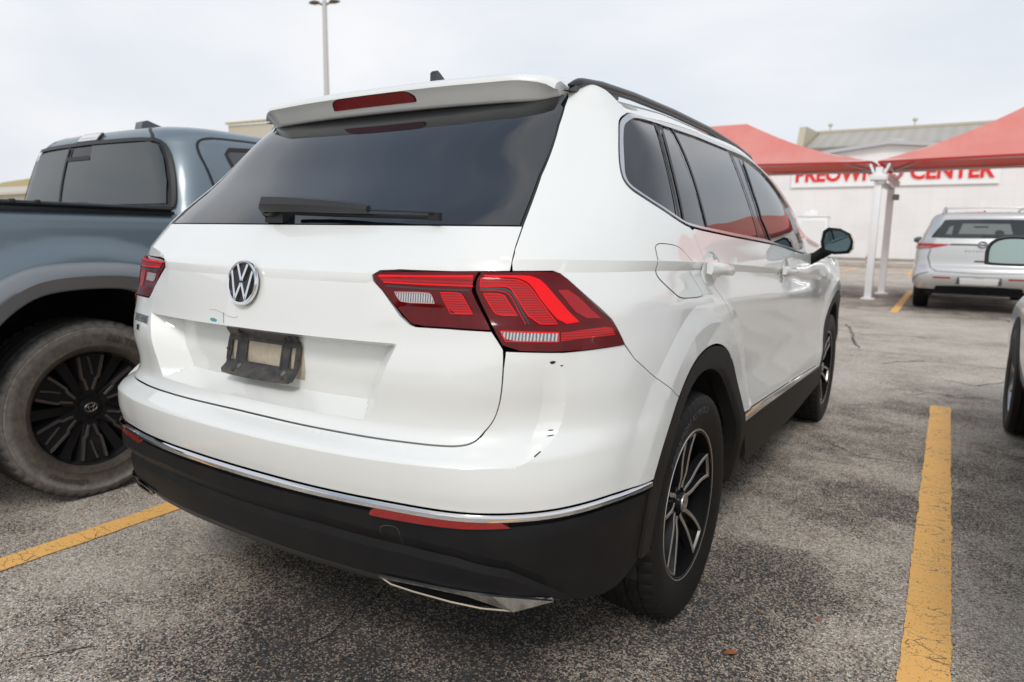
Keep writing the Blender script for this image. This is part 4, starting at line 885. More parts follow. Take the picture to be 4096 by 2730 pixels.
for sg in (1, -1):
    b = MB(); out_ = [(.965,1.125),(.955,1.17),(.962,1.225),(.985,1.243),(1.04,1.238),(1.085,1.215),(1.103,1.175),(1.10,1.14),(1.085,1.118),(1.02,1.112)]
    n = len(out_); cx, cz = 1.03, 1.178; lay = []
    for y, s in ((2.735, 1.0), (2.76, 1.03), (2.81, 1.0), (2.86, .82), (2.885, .5)):
        lay.append([b.bm.verts.new((sg * (cx + (x - cx) * s), y, cz + (z - cz) * s)) for x, z in out_])
    for A_, B_ in zip(lay, lay[1:]):
        for i in range(n): b.bm.faces.new((A_[i], A_[(i+1)%n], B_[(i+1)%n], B_[i]))
    b.bm.faces.new(lay[-1])
    MR = b.build('door_mirror', WHITE, SUV, angle=50)
    b = MB(); A_ = [b.bm.verts.new((sg * x, 2.735, z)) for x, z in out_]; B_ = [b.bm.verts.new((sg * (cx + (x - cx) * .86), 2.728, cz + (z - cz) * .84)) for x, z in out_]
    C_ = [b.bm.verts.new((sg * (cx + (x - cx) * .80), 2.745, cz + (z - cz) * .78)) for x, z in out_]; D_ = [b.bm.verts.new((sg * (cx + (x - cx) * 1.01), 2.765, cz + (z - cz) * 1.02 - .001)) for x, z in out_]
    for P1, P2 in ((D_, A_), (A_, B_), (B_, C_)):
        for i in range(n): b.bm.faces.new((P1[i], P1[(i+1)%n], P2[(i+1)%n], P2[i]))
    b.build('mirror_bezel', BLACKPL, MR)
    b = MB(); b.bm.faces.new([b.bm.verts.new((sg * (cx + (x - cx) * .82), 2.742 , cz + (z - cz) * .80)) for x, z in out_]); b.build('mirror_glass', mat('mirror_silver', (.12,.17,.18), .02, metal=1), MR, smooth=False)
    MB().tube([(sg*.885,2.80,1.075),(sg*.93,2.79,1.095),(sg*.985,2.79,1.135)], [.032,.026,.03], n=12).build('mirror_arm', BLACKPL, MR)
# emblem ------------------------------------------------------------------------------------------
def emblem(parent, M, r, m1, m2):
    """ring with a V over a W"""
    def ringmesh(r0, r1, h, nm, m):
        V = []; Fc = []; n = 72; pr = [(r0, 0), (r0, h*.8), (r0 + (r1-r0)*.3, h), (r1 - (r1-r0)*.3, h), (r1, h*.6), (r1, 0)]
        for i in range(n):
            a = 2*math.pi*i/n
            for rr_, z in pr: V.append(tuple(M @ Vector((rr_*math.cos(a), rr_*math.sin(a), z))))
        k = len(pr)
        for i in range(n):
            for j in range(k-1): Fc.append((i*k+j, i*k+j+1, ((i+1)%n)*k+j+1, ((i+1)%n)*k+j))
        return mesh(nm, V, Fc, m, parent, angle=40)
    V = [tuple(M @ Vector((0, 0, r*.05)))] + [tuple(M @ Vector((r*.95*math.cos(2*math.pi*i/48), r*.95*math.sin(2*math.pi*i/48), r*.02))) for i in range(48)]
    disc = mesh('emblem', V, [(0, i+1, (i+1) % 48 + 1) for i in range(48)], m2, parent)
    o1 = parent; parent = disc
    ringmesh(r*.86, r, r*.16, 'ring', m1)
    w = .125 * r
    def bar(a, c, zt=.13):
        b = MB(); d = Vector((c[0]-a[0], c[1]-a[1])); nn = Vector((-d.y, d.x)).normalized() * (w/2)
        pts = [(a[0]*1+nn.x, a[1]+nn.y), (a[0]-nn.x, a[1]-nn.y), (c[0]-nn.x, c[1]-nn.y), (c[0]+nn.x, c[1]+nn.y)]
        return pts
    b = MB()
    segs = [((-.34*r,.82*r),(-.02*r,.10*r)),((.34*r,.82*r),(.02*r,.10*r)),
            ((-.70*r,.52*r),(-.33*r,-.78*r)),((-.36*r,-.76*r),(-.02*r,-.02*r)),((.02*r,-.02*r),(.36*r,-.76*r)),((.33*r,-.78*r),(.70*r,.52*r))]
    for s0, s1 in segs:
        pts = bar(s0, s1); lo = [b.bm.verts.new((p[0], p[1], r*.02)) for p in pts]; hi = [b.bm.verts.new((p[0], p[1], r*.14)) for p in pts]
        b.bm.faces.new(hi)
        for i in range(4): b.bm.faces.new((lo[i], lo[(i+1)%4], hi[(i+1)%4], hi[i]))
    bmesh.ops.transform(b.bm, matrix=M, verts=b.bm.verts[:]); b.build('letters', m1, parent, smooth=False)
    return disc
def frame_on(f, u, v, off=0, roll=0):
    p = f(u, v)[0]; n = Vector(_nrm(f, np.array([u]), np.array([v]), 3e-3)[0]); y = (Vector((0,0,1)) - n * n.z).normalized(); x = y.cross(n)
    M = Matrix(((x.x,y.x,n.x,p[0]+n.x*off),(x.y,y.y,n.y,p[1]+n.y*off),(x.z,y.z,n.z,p[2]+n.z*off),(0,0,0,1))); return M @ Matrix.Rotation(roll, 4, 'Z')
CHR2 = mat('emblem_chrome', (.80,.80,.81), .06, metal=1)
emblem(TG, frame_on(base, .002, 1.054, .004), .0575, CHR2, mat('emblem_black', (.006,.006,.007), .15))
# model lettering low on the left of the tailgate
def on_gate(u0, v0, size):
    def bend(p): return p
    return frame_on(F, u0, v0, .0012)
text_obj('model_lettering', 'TIGUAN', .030, mat('letter_dark_chrome', (.30,.30,.31), .12, metal=1), TG, on_gate(-.565, .9165, .034), extrude=.0018, bold=.0014, sx=1.12)
text_obj('trim_lettering', 'SE', .022, mat('letter_dark_chrome', (.30,.30,.31), .12, metal=1), TG, on_gate(-.588, .888, .022), extrude=.0015, bold=.001, sx=1.2)
# number plate bracket ---------------------------------------------------------------------------------
BR = mat('dirty_bracket_plastic', (.022,.023,.026), .42, spec=.5, noise=(30, .75, (.10,.082,.066)))
def plate_f(u, v):
    u = np.atleast_1d(u); v = np.atleast_1d(v); P = base(u * 0, v * 0 + .87)
    y0 = .134 + (v - .87) * .22; y = y0 + .010 * 0
    rid = np.interp(v, [.79,.808,.828,.832,.905,.910,.93,.95], [-.010,-.004,.010,.012,.012,.009,-.006,-.010])
    rb = np.maximum(np.exp(-((u + .078) / .006) ** 2), np.exp(-((u - .098) / .006) ** 2)) * np.where((v > .82) & (v < .918), 1, 0)
    return np.c_[u, y - .004 + rid - .009 * rb, v]
ox = .0
plate = smooth_poly([(-.128,.938),(.118,.936),(.139,.925),(.142,.905),(.150,.897),(.150,.842),(.143,.833),(.146,.815),(.130,.806),(0,.8035),(-.128,.806),(-.142,.816),(-.136,.836),(-.140,.842),(-.140,.897),(-.136,.905),(-.140,.925)], 1)
holes = [[(-.058,.8955),(.078,.8955),(.078,.842),(-.058,.842)], [(-.122,.893),(-.100,.893),(-.100,.842),(-.122,.842)], [(.112,.893),(.132,.893),(.132,.842),(.112,.842)]]
PB = panel('plate_bracket', plate_f, plate, BR, TG, holes=holes, depth=.0035, h=.0065)
for x, z in ((-.088,.918),(.112,.918),(-.090,.8165),(.106,.8165),(-.134,.868),(.143,.868)):
    y = plate_f(x, z)[0][1]; MB().cyl((x, y+.002, z), (x, y-.004, z), .0062, .0045, n=12).build('screw', mat('rusty_screw', (.10,.075,.055), .6, metal=.4), PB)
panel('road_dirt', F, smooth_poly([(-.13,.925),(.15,.925),(.165,.86),(.155,.815),(-.12,.815),(-.14,.86)], 1), mat('dried_dirt', (.50,.45,.35), .7, noise=(28, .8, (.36,.29,.20))), TG, off=.0006, depth=0, h=.008)
# scrapes and chips on the paint ----------------------------------------------------------------------
TEAL = mat('teal_paint_scrape', (.07,.33,.36), .5)
def patch(name, pts, m, parent, f=F, off=.0005, side='R', h=.004): panel(name, f, pts, m, parent, off=off, depth=0, h=h, sides=(side,))
DG = mat('grime_film', (.62,.60,.55), .4, coat=.5)
sm = [(.105,.952),(.118,.956),(.132,.956),(.138,.951),(.128,.947),(.110,.947)]
patch('teal_scrape', sm, TEAL, TG, side='L')
ribbon('teal_scratch', F, [(-.081,.974),(-.079,.960),(-.0765,.947)], .0022, TEAL, TG)
ribbon('hairline_scratch', F, [(-.142,.9765),(-.118,.9775),(-.095,.974),(-.065,.966),(-.035,.963),(-.02,.968)], .0009, mat('scratch_grey', (.25,.25,.24), .6), TG)
CH = mat('chip_black', (.01,.01,.01), .7)
BUMP = [o for o in SUV.children if o.name.startswith('rear_bumper')][0]
for (u, v, a_, b_) in ((.850,.911,.007,.0035),(.874,.903,.0035,.0016),(.884,.7592,.006,.0012),(.884,.7495,.008,.0012)):
    patch('paint_chip', [(u + a_*math.cos(t)*(1+.2*math.sin(3*t)), v + b_*math.sin(t)) for t in np.linspace(0, 2*math.pi, 11)[:-1]], CH, BUMP, h=.003)
ribbon('paint_chip', F, [(.853,.7125),(.866,.7215)], .003, CH, BUMP)
# ---------------------------------------------------------------- wheels (axle along +x = outboard, centre at origin)
TYRE = mat('tyre_rubber', (.009,.0085,.008), .60, spec=.3, noise=(14, .5, (.015,.013,.012)))
DTYRE = mat('dusty_tyre', (.05,.04,.03), .85, spec=.15)
def _dust():
    t = DTYRE.node_tree; b = t.nodes['Principled BSDF']; tc = t.nodes.new('ShaderNodeTexCoord'); sx = t.nodes.new('ShaderNodeVectorMath'); sx.operation = 'MULTIPLY'; sx.inputs[1].default_value = (0,1,1)
    ln = t.nodes.new('ShaderNodeVectorMath'); ln.operation = 'LENGTH'; n = t.nodes.new('ShaderNodeTexNoise'); n.inputs['Scale'].default_value = 38; n.inputs['Detail'].default_value = 6; n.inputs['Roughness'].default_value = .7
    n3 = t.nodes.new('ShaderNodeTexNoise'); n3.inputs['Scale'].default_value = 5; n3.inputs['Detail'].default_value = 3
    ad = t.nodes.new('ShaderNodeMath'); ad.operation = 'MULTIPLY_ADD'; ad.inputs[1].default_value = .012; mr = t.nodes.new('ShaderNodeMapRange'); mr.inputs['From Min'].default_value = .25; mr.inputs['From Max'].default_value = .41
    cr = t.nodes.new('ShaderNodeValToRGB'); e = cr.color_ramp.elements
    cols = [(.0,(.065,.054,.045)),(.30,(.098,.081,.068)),(.52,(.135,.120,.105)),(.66,(.25,.23,.205)),(.74,(.18,.165,.145)),(.86,(.10,.093,.085)),(.94,(.030,.028,.026))]
    e[0].position = cols[0][0]; e[0].color = (*cols[0][1],1); e[1].position = 1; e[1].color = (.018,.017,.016,1)
    for p, c in cols[1:]: q = e.new(p); q.color = (*c,1)
    mx = t.nodes.new('ShaderNodeMix'); mx.data_type = 'RGBA'; mx.blend_type = 'MULTIPLY'; r2 = t.nodes.new('ShaderNodeMapRange'); r2.inputs['From Min'].default_value = .35; r2.inputs['From Max'].default_value = .65; r2.inputs['To Min'].default_value = .72; r2.inputs['To Max'].default_value = 1.25
    L_ = t.links.new; L_(tc.outputs['Object'], sx.inputs[0]); L_(sx.outputs[0], ln.inputs[0]); L_(tc.outputs['Object'], n.inputs['Vector']); L_(tc.outputs['Object'], n3.inputs['Vector']); L_(n3.outputs['Fac'], ad.inputs[0]); L_(ln.outputs['Value'], ad.inputs[2]); L_(ad.outputs[0], mr.inputs['Value']); L_(mr.outputs[0], cr.inputs[0])
    L_(n.outputs['Fac'], r2.inputs['Value']); mx.inputs['Factor'].default_value = 1; L_(cr.outputs[0], mx.inputs['A']); L_(r2.outputs[0], mx.inputs['B']); L_(mx.outputs['Result'], b.inputs['Base Color'])
_dust()
def make_tyre(parent, Rr, W, rim, m, grooves=(-.062,-.022,.022,.062), nseg=216, lug=True, name='tyre', rugged=False):
    """Rr outer radius, W width, rim radius; tread blocks modelled by pushing vertices in"""
    h = W / 2; prof = []                                  # (radius, axial) from the inboard bead to the outboard bead
    side = [(rim + .000, .80*h), (rim + .008, .86*h), (rim + .026, .92*h), (rim + .046, .965*h), ((rim+Rr)/2 + .008, 1.0*h), (Rr - .040, .985*h), (Rr - .024, .955*h), (Rr - .012, .90*h)]
    if rugged: side = [(rim, .76*h), (rim + .008, .88*h), (rim + .020, .955*h), (rim + .030, .985*h), (rim+.034, .970*h), (rim + .060, 1.0*h), (rim + .095, 1.0*h), (rim+.100, 1.02*h), (rim+.106, 1.02*h), (rim+.110, 1.0*h), (Rr - .036, .985*h), (Rr - .030, 1.0*h), (Rr - .012, .955*h), (Rr-.004, .89*h)]
    prof += [(r, -x) for r, x in side]
    tread = []
    xs = np.linspace(-.86*h, .86*h, 43)
    for x in xs: tread.append((Rr - .010 * (abs(x)/(.86*h))**4, x))
    prof += tread; prof += [(r, x) for r, x in side[::-1]]
    prof = np.array(prof); k = len(prof); ns = len(side)
    V = np.zeros((nseg, k, 3)); 
    for i in range(nseg):
        a = 2*math.pi*i/nseg
        r = prof[:, 0].copy(); x = prof[:, 1].copy()
        t = slice(ns, k - ns)
        rt = r[t]; xt = x[t]
        dep = np.zeros_like(rt)
        for g in grooves: dep = np.maximum(dep, .0075 * (np.abs(xt - g * W/.235) < .0045))
        if lug:
            sh = np.abs(xt) > .072 * W/.235
            ph = (i % 4)
            dep = np.maximum(dep, np.where(sh & (ph == 0), .006, 0))
            dep = np.maximum(dep, np.where(~sh & ((i + (np.abs(xt)*400).astype(int)) % 6 == 0), .004, 0))
            if ph == 0:
                for q in (ns-1, ns-2, k-ns, k-ns+1): r[q] -= (.011 if rugged else .0045)
        r[t] = rt - dep
        V[i, :, 0] = x; V[i, :, 1] = r*math.cos(a); V[i, :, 2] = r*math.sin(a)
    Fc = [(i*k+q, i*k+q+1, ((i+1)%nseg)*k+q+1, ((i+1)%nseg)*k+q) for i in range(nseg) for q in range(k-1)]
    o = mesh(name, V.reshape(-1,3), Fc, m, parent, angle=30)
    bm = bmesh.new(); bm.from_mesh(o.data); bmesh.ops.recalc_face_normals(bm, faces=bm.faces[:]); bm.to_mesh(o.data); bm.free(); o.data.set_sharp_from_angle(angle=R(34))
    return o
def ring_bend(rad, x0, ang0):
    """wraps lettering round a side wall: text x -> angle, y -> radius"""
    def f(p):
        a = ang0 - p.x / rad; r = rad + p.y
        return Vector((x0 + p.z, r*math.cos(a), r*math.sin(a)))
    return f
ALU = mat('machined_rim', (.52,.49,.46), .36, metal=.9)
RIMB = mat('rim_dark_lacquer', (.010,.010,.012), .3, coat=.25)
def blade(b, path, w0, w1, depth, x_of):
    """raised rib: path of (r, angle) points, width w, front height x_of(r)"""
    n = len(path); pr = None
    for i, (r, a) in enumerate(path):
        a2 = path[min(i+1, n-1)]; a1 = path[max(i-1, 0)]
        P = Vector((r*math.cos(a), r*math.sin(a))); T = Vector((a2[0]*math.cos(a2[1]) - a1[0]*math.cos(a1[1]), a2[0]*math.sin(a2[1]) - a1[0]*math.sin(a1[1]))).normalized(); N_ = Vector((-T.y, T.x)); w = (w0 + (w1 - w0)*i/(n-1))/2
        x = x_of(r)
        ring = [b.bm.verts.new((xx, q.x, q.y)) for xx, q in ((x - depth, P - N_*w*1.5), (x, P - N_*w), (x, P + N_*w), (x - depth, P + N_*w*1.5))]
        if pr:
            for j in range(3): b.bm.faces.new((pr[j], pr[j+1], ring[j+1], ring[j]))
        else: b.bm.faces.new(ring[::-1])
        pr = ring
    b.bm.faces.new(pr)
def suv_wheel():
    w = empty('wheel'); w.parent = SUV
    ty = make_tyre(w, .3575, .232, .232, TYRE)
    text_obj('tyre_lettering', 'SCORPION AS PLUS 3', .030, mat('tyre_letters', (.045,.044,.043), .5), ty, Matrix(), extrude=.0012, bold=.0006, align='CENTER', sx=1.25, bend=ring_bend(.300, .1155, R(112)))
    rim = lathe('rim', [(.236,-.10),(.232,.084),(.239,.094),(.2375,.100),(.229,.1005),(.2265,.095),(.218,.075),(.208,.03),(.205,-.10)], mat('rim_barrel_black', (.004,.004,.0045), .6, spec=.08), w, n=96)
    lathe('rim_edge', [(.2275,.0985),(.2365,.1018),(.2395,.098),(.2395,.093)], ALU, rim, n=96)
    xo = lambda r: .074 + .020 * (r/.225)**2 - .008*math.exp(-((r-.05)/.03)**2)
    bs_ = MB(); bd = MB()
    for k in range(5):
        a0 = R(90 + 72*k)
        # two ribs that leave the hub together, spread, and are tied by an arc at the rim
        def rib(sgn, tw):
            return [(.046 + (.222-.046)*t, a0 + R(9)*math.sin(math.pi*t)*.5 + sgn*(.012 + .030*t**.8)/(.046 + (.222-.046)*t) + R(4)*t) for t in np.linspace(0,1,14)]
        L1, L2 = rib(-1, 1), rib(1, 1)
        [(blade(bs_, q, .0095, .0080, .002, xo), blade(bd, q, .0120, .0105, .024, lambda r: xo(r) - .0015)) for q in (L1, L2)]
        blade(bs_, [(.220, a0 + R(4) + R(10.5)*q) for q in np.linspace(-1,1,8)], .006, .006, .008, lambda r: .093)
        # dark web between the ribs
        pr = None
        for (r1,a1),(r2,a2) in zip(L1, L2):
            x = xo(r1) - .010
            ring = [bd.bm.verts.new((x - .02, r1*math.cos(a1), r1*math.sin(a1))), bd.bm.verts.new((x if r1 < .1 else x-.012, r1*math.cos((a1+a2)/2), r1*math.sin((a1+a2)/2))), bd.bm.verts.new((x - .02, r2*math.cos(a2), r2*math.sin(a2)))]
            if pr:
                if r1 < .135:
                    for j in range(2): bd.bm.faces.new((pr[j], pr[j+1], ring[j+1], ring[j]))
            pr = ring
    bd.cyl((-.06,0,0),(.056,0,0),.072,.058,n=40)
    for k in range(5):
        a = R(54 + 72*k); bd.cyl((.04,.056*math.cos(a),.056*math.sin(a)),(.064,.056*math.cos(a),.056*math.sin(a)),.0105,n=6)
    bs_.build('spokes', ALU, rim, angle=30); bd.build('hub', RIMB, rim, angle=40)
    MB().cyl((.05,0,0),(.079,0,0),.034,.031,n=40).build('hub_cap', RIMB, rim)
    Mx = Matrix(((0,0,1,.0792),(1,0,0,0),(0,1,0,0),(0,0,0,1)))
    emblem(rim, Mx @ Matrix.Rotation(R(12), 4, 'Z'), .029, ALU, RIMB)
    MB().cyl((.045,-.196*.9,.196*.42),(.072,-.175*.9,.176*.42),.004,n=8).build('valve', mat('valve_metal',(.55,.45,.42),.35,metal=1), rim)
    MB().cyl((-.055,0,0),(-.03,0,0),.155,n=48).build('brake_disc', mat('brake_disc_steel', (.16,.14,.13), .42, metal=1), w)
    MB().box((-.02,-.12,.03),(.05,.07,.14),bev=.01).build('brake_caliper', mat('caliper_grey', (.09,.09,.09), .5), w)
    return w
W1 = suv_wheel(); W1.location = (.788, 1.035, .355); W1.rotation_euler = (R(-4),0,0)
def place_copy(src, loc, flip=False, rx=0, parent=None):
    c = copy_tree(src, parent if parent else src.parent); c.location = loc; c.rotation_euler = (R(rx), 0, math.pi if flip else 0); return c
place_copy(W1, (.788, 3.83, .355), rx=25)
place_copy(W1, (-.788, 1.035, .355), flip=True); place_copy(W1, (-.788, 3.83, .355), flip=True)
# ---------------------------------------------------------------- rounded loft used by the other vehicles
class Loft:
    """stack of rounded rectangles: levels = [(z, half width, y rear, y front, r rear, r front, bow)]"""
    def __init__(s, cx, levels, K=(0,.70,.98,2.88,3.2,3.9)):
        s.cx = cx; s.Lv = np.array(levels, float); s.K = np.array(K, float)
    def par(s, z):
        z = np.clip(z, s.Lv[0,0], s.Lv[-1,0]); L_ = s.Lv; n = len(L_)
        i = np.clip(np.searchsorted(L_[:,0], z, side='right') - 1, 0, n-2); h = L_[i+1,0] - L_[i,0]; t = (z - L_[i,0]) / h
        a, b = L_[i,1:], L_[i+1,1:]; am, bp = L_[np.maximum(i-1,0),1:], L_[np.minimum(i+2,n-1),1:]
        h0 = np.maximum(L_[i,0] - L_[np.maximum(i-1,0),0], 1e-9)[:,None]; h2 = np.maximum(L_[np.minimum(i+2,n-1),0] - L_[i+1,0], 1e-9)[:,None]; h1 = h[:,None]
        d1 = (b-a)/h1; d0 = np.where((i==0)[:,None], d1, (a-am)/h0); d2 = np.where((i==n-2)[:,None], d1, (bp-b)/h2)
        def lim(p,q):
            m = np.minimum(abs(p),abs(q))*2; return np.where(p*q>0, np.sign(p)*np.minimum(abs(p+q)/2, m), 0)
        T1, T2 = lim(d0,d1), lim(d1,d2); c0,c1,c2,c3 = _herm(t)
        return a*c0[:,None] + T1*h1*c1[:,None] + b*c2[:,None] + T2*h1*c3[:,None]
    def __call__(s, u, v):
        u = np.atleast_1d(np.asarray(u, float)); v = np.atleast_1d(np.asarray(v, float)); a = np.abs(u); K = s.K
        hw, y0, y1, r0, r1, bow = s.par(v).T
        q = np.interp(a, K, [0,1,2,3,4,5])
        x = np.where(q<=1, q*(hw-r0), 0); y = y0.copy()
        y = np.where(q<=1, y0 - bow*(1-(x/hw)**2) + bow*(1-((hw-r0)/hw)**2), y)
        th = (q-1)*math.pi/2; k = (q>1)&(q<=2); x = np.where(k, hw-r0+r0*np.sin(th), x); y = np.where(k, y0+r0-r0*np.cos(th), y)
        k = (q>2)&(q<=3); x = np.where(k, hw, x); y = np.where(k, y0+r0+(q-2)*(y1-r1-y0-r0), y)
        th = (q-3)*math.pi/2; k = (q>3)&(q<=4); x = np.where(k, hw-r1+r1*np.cos(th), x); y = np.where(k, y1-r1+r1*np.sin(th), y)
        k = q>4; x = np.where(k, (5-q)*(hw-r1), x); y = np.where(k, y1, y)
        return np.c_[s.cx + np.sign(u + 1e-12)*x, y, v]
    def u_at(s, y, z):
        g = np.linspace(s.K[1], s.K[4], 300); return float(np.interp(y, s(g, g*0+z)[:,1], g))
    def shell(s, name, m, parent, nz=30, z0=None, z1=None, cap=True, umax=None):
        z0 = s.Lv[0,0] if z0 is None else z0; z1 = s.Lv[-1,0] if z1 is None else z1
        um = umax or s.K[-1]; us = np.unique(np.r_[np.linspace(0,um,60), s.K[s.K<=um]]); us = np.r_[-us[::-1], us[1:]]; zs = np.linspace(z0, z1, nz)
        U_, V_ = np.meshgrid(us, zs); X = s(U_.ravel(), V_.ravel()); k = len(us)
        Fc = [(j*k+i, j*k+i+1, (j+1)*k+i+1, (j+1)*k+i) for j in range(nz-1) for i in range(k-1)]
        N = _nrm(s, U_.ravel(), np.clip(V_.ravel(), z0+1e-3, z1-1e-3)); NN = [N[i] for f in Fc for i in f]
        if cap: Fc.append(tuple((nz-1)*k + i for i in range(k-1))); NN += [(0,0,1)]*(k-1)
        return mesh(name, X, Fc, m, parent, True, normals=NN)
def rebase(root, loc):
    """moves the empty to the thing's base without moving its parts"""
    root.location = loc
    for c in root.children: c.location = (c.location[0]-loc[0], c.location[1]-loc[1], c.location[2]-loc[2])
rebase(SUV, (0, 2.4, 0))
def band(name, A, B, f, m, parent, prof, n=70, smooth=True):
    """strip lofted between two outlines; prof = [(t, offset)]"""
    def rs(L_):
        P = np.array(L_, float); d = np.r_[0, np.cumsum(np.hypot(*np.diff(P,axis=0).T))]; t = np.linspace(0, d[-1], n); return np.c_[np.interp(t,d,P[:,0]), np.interp(t,d,P[:,1])]
    a, b = rs(smooth_poly(A, 2, False, 80)), rs(smooth_poly(B, 2, False, 80)); V = []; k = len(prof)
    for t, o in prof:
        q = a*(1-t) + b*t; X = f(q[:,0], q[:,1]); V.append(X + _nrm(f, q[:,0], q[:,1], 2e-3) * o)
    V = np.array(V).transpose(1,0,2).reshape(-1,3)
    Fc = [(i*k+j, i*k+j+1, (i+1)*k+j+1, (i+1)*k+j) for i in range(n-1) for j in range(k-1)]
    return mesh(name, V, Fc, m, parent, smooth, angle=50)
# ---------------------------------------------------------------- the grey pickup
GREY = mat('grey_paint', (.155,.198,.230), .42, metal=.30, coat=.55, coat_rough=.12)
FLARE = mat('grey_flare', (.19,.205,.225), .40, coat=.5, coat_rough=.15)
TR_ = empty('pickup_truck', (0,0,0), label='dark grey pickup truck with dusty tyre and soft bed cover, beside the white SUV', cat='pickup truck')
TX = -2.55
WC = (.512, .385)
def bed_f(u, v):      # right-hand bed side, u = -y so that the normal points to +x
    u = np.atleast_1d(np.asarray(u, float)); v = np.atleast_1d(np.asarray(v, float)); y = u
    r = np.hypot((y - WC[0])*.92, v - WC[1]); ex = np.interp(v, [.35,.5,.7,.95,1.10,1.165,1.22,1.262], [-.05,-.03,-.012,-.008,-.010,-.012,-.022,-.055])
    ex = ex + .045*(1 - sstep(.66,.775, r)) + np.where(v > 1.165, 0, 0)
    return np.c_[-1.632 + ex, y, v]
flo = [(-.15,.40),(-.11,.62),(-.03,.80),(.10,.935),(.22,1.005),(.33,1.036),(.52,1.045),(.72,1.032),(.85,.985),(.96,.90),(1.06,.76),(1.13,.58),(1.17,.40)]
fli = [(-.02,.40),(.01,.56),(.08,.71),(.17,.82),(.27,.895),(.37,.925),(.55,.930),(.68,.918),(.80,.865),(.90,.77),(.97,.66),(1.02,.52),(1.04,.40)]
bed_o = [(-.95,.48),(-.145,.48)] + [p for p in smooth_poly(flo,1,False) if p[1] > .48] + [(1.155,.48),(1.155,.62)] + [(.972,1.0),(.972,1.262),(-.95,1.262)]
bed_o = [(-.95,.50),(-.14,.50)] + [(a, b-.02) for a, b in flo[1:-2]] + [(.955,.93),(.975,1.262),(-.95,1.262)]
panel('bed_side', bed_f, bed_o, GREY, TR_, depth=.02, h=.03)
band('wheel_flare', flo, fli, bed_f, FLARE, TR_, [(0,.0),(.03,.016),(.10,.030),(.42,.044),(.50,.046),(.56,.040),(.92,.022),(1.0,.012),(1.0,-.06)])
# left bed side, tail, floor: plain but real
def bed_l(u, v):
    P = bed_f(-np.atleast_1d(u), v); P[:,0] = 2*TX - P[:,0]; return P
panel('bed_side', bed_l, [(-a, b) for a, b in bed_o[::-1]], GREY, TR_, depth=.02, h=.06)
MB().box((TX, -.93, .88), (1.80,.06,.74), bev=.02).build('tailgate', GREY, TR_)
MB().box((TX, .02, 1.262), (1.70,1.86,.02)).build('bed_cover', mat('vinyl_cover', (.012,.012,.013), .6, bump=(60,.3,.002)), TR_)
BC = mat('cover_rail_black', (.010,.010,.011), .35)
b = MB(); b.tube([(-1.665,-.95,1.283),(-1.664,0,1.283),(-1.664,.93,1.280)], .0125, n=10, flat=(1.3,1.0)); b.box((-1.672,0,1.262),(.022,1.9,.016)); b.build('cover_rail', BC, TR_)
for y in (.27,.36): MB().box((-1.664,y,1.289),(.038,.016,.018), bev=.003).build('rail_clamp', BC, TR_)
MB().box((TX,.949,1.283),(1.60,.03,.024), bev=.004).build('cover_front_rail', BC, TR_)
for x in (-1.99,-1.93): MB().box((x,.955,1.298),(.05,.012,.012), bev=.003).build('cover_clip', BC, TR_)
# wheel housing, chassis
V = []; Fc = []; n = len(fli)
for (y, z) in fli:
    for x in (-1.60, -2.10): V.append((x, WC[0] + (y-WC[0])*1.02, WC[1] + (z-WC[1])*1.02))
for i in range(n-1): Fc.append((2*i, 2*i+1, 2*i+3, 2*i+2))
b0 = len(V); V.append((-2.10, WC[0], WC[1]))
for i in range(n-1): Fc.append((2*i+1, b0, 2*i+3))
mesh('wheel_housing', V, Fc, mat('arch_liner', (.012,.011,.011), .85), TR_)
MB().box((TX,1.6,.48),(1.3,5.0,.16)).box((TX,.51,.40),(1.5,.12,.12)).box((-1.72,2.2,.42),(.10,2.2,.05)).build('chassis', mat('underbody_black', (.010,.010,.010), .8), TR_)
# cab
CAB = Loft(TX, [(.50,.90,.99,3.9,.10,.2,.0),(1.0,.925,.985,3.75,.12,.2,.01),(1.20,.905,.975,3.62,.16,.25,.015),(1.29,.885,.985,3.5,.19,.3,.02),(1.45,.84,1.01,3.25,.21,.3,.03),(1.60,.775,1.043,2.98,.22,.3,.035),(1.665,.735,1.065,2.85,.23,.3,.04),(1.705,.67,1.11,2.72,.24,.3,.04),(1.735,.54,1.22,2.55,.22,.22,.03),(1.752,.28,1.45,2.2,.16,.16,.02)])
cs = lambda y, z: CAB.u_at(y, z)
CABO = CAB.shell('cab', GREY, TR_, nz=60, z0=.5)
# rear window assembly
rw = smooth_poly([(0,1.292),(.775,1.292),(.800,1.30),(.808,1.42),(.802,1.55),(.785,1.612),(.735,1.636),(.5,1.640),(0,1.643)], 1, keep=80)
rwf = rw + [(-a, b) for a, b in rw[::-1] if a > 1e-6]
TG2 = mat('dark_truck_glass', (.040,.048,.050), .06, spec=.5, ior=1.7)
RW = panel('rear_window', CAB, rwf, mat('window_frit', (.012,.013,.015), .12, spec=.5), TR_, off=.006, depth=.01, h=.05)
for pts, nm in (([(-.72,1.33),(-.27,1.33),(-.27,1.625),(-.66,1.615),(-.735,1.57)], 'pane'), ([(-.235,1.325),(.055,1.325),(.055,1.555),(-.235,1.555)], 'sliding_pane'), ([(.06,1.31),(.765,1.31),(.778,1.42),(.775,1.54),(.760,1.600),(.72,1.622),(.06,1.628)], 'pane')):
    panel(nm, CAB, pts, TG2, RW, off=.013 if nm == 'pane' else .011, depth=.004, h=.05)
for ln in ([(-.255,1.31),(-.255,1.63)], [(-.25,1.563),(.055,1.563)]): ribbon('pane_frame', CAB, ln, .022, RUBBER, RW, off=.0155)
ribbon('window_gasket', CAB, rwf, .018, mat('gasket_black', (.012,.012,.013), .4), RW, off=.0145, closed=True, h=.03)
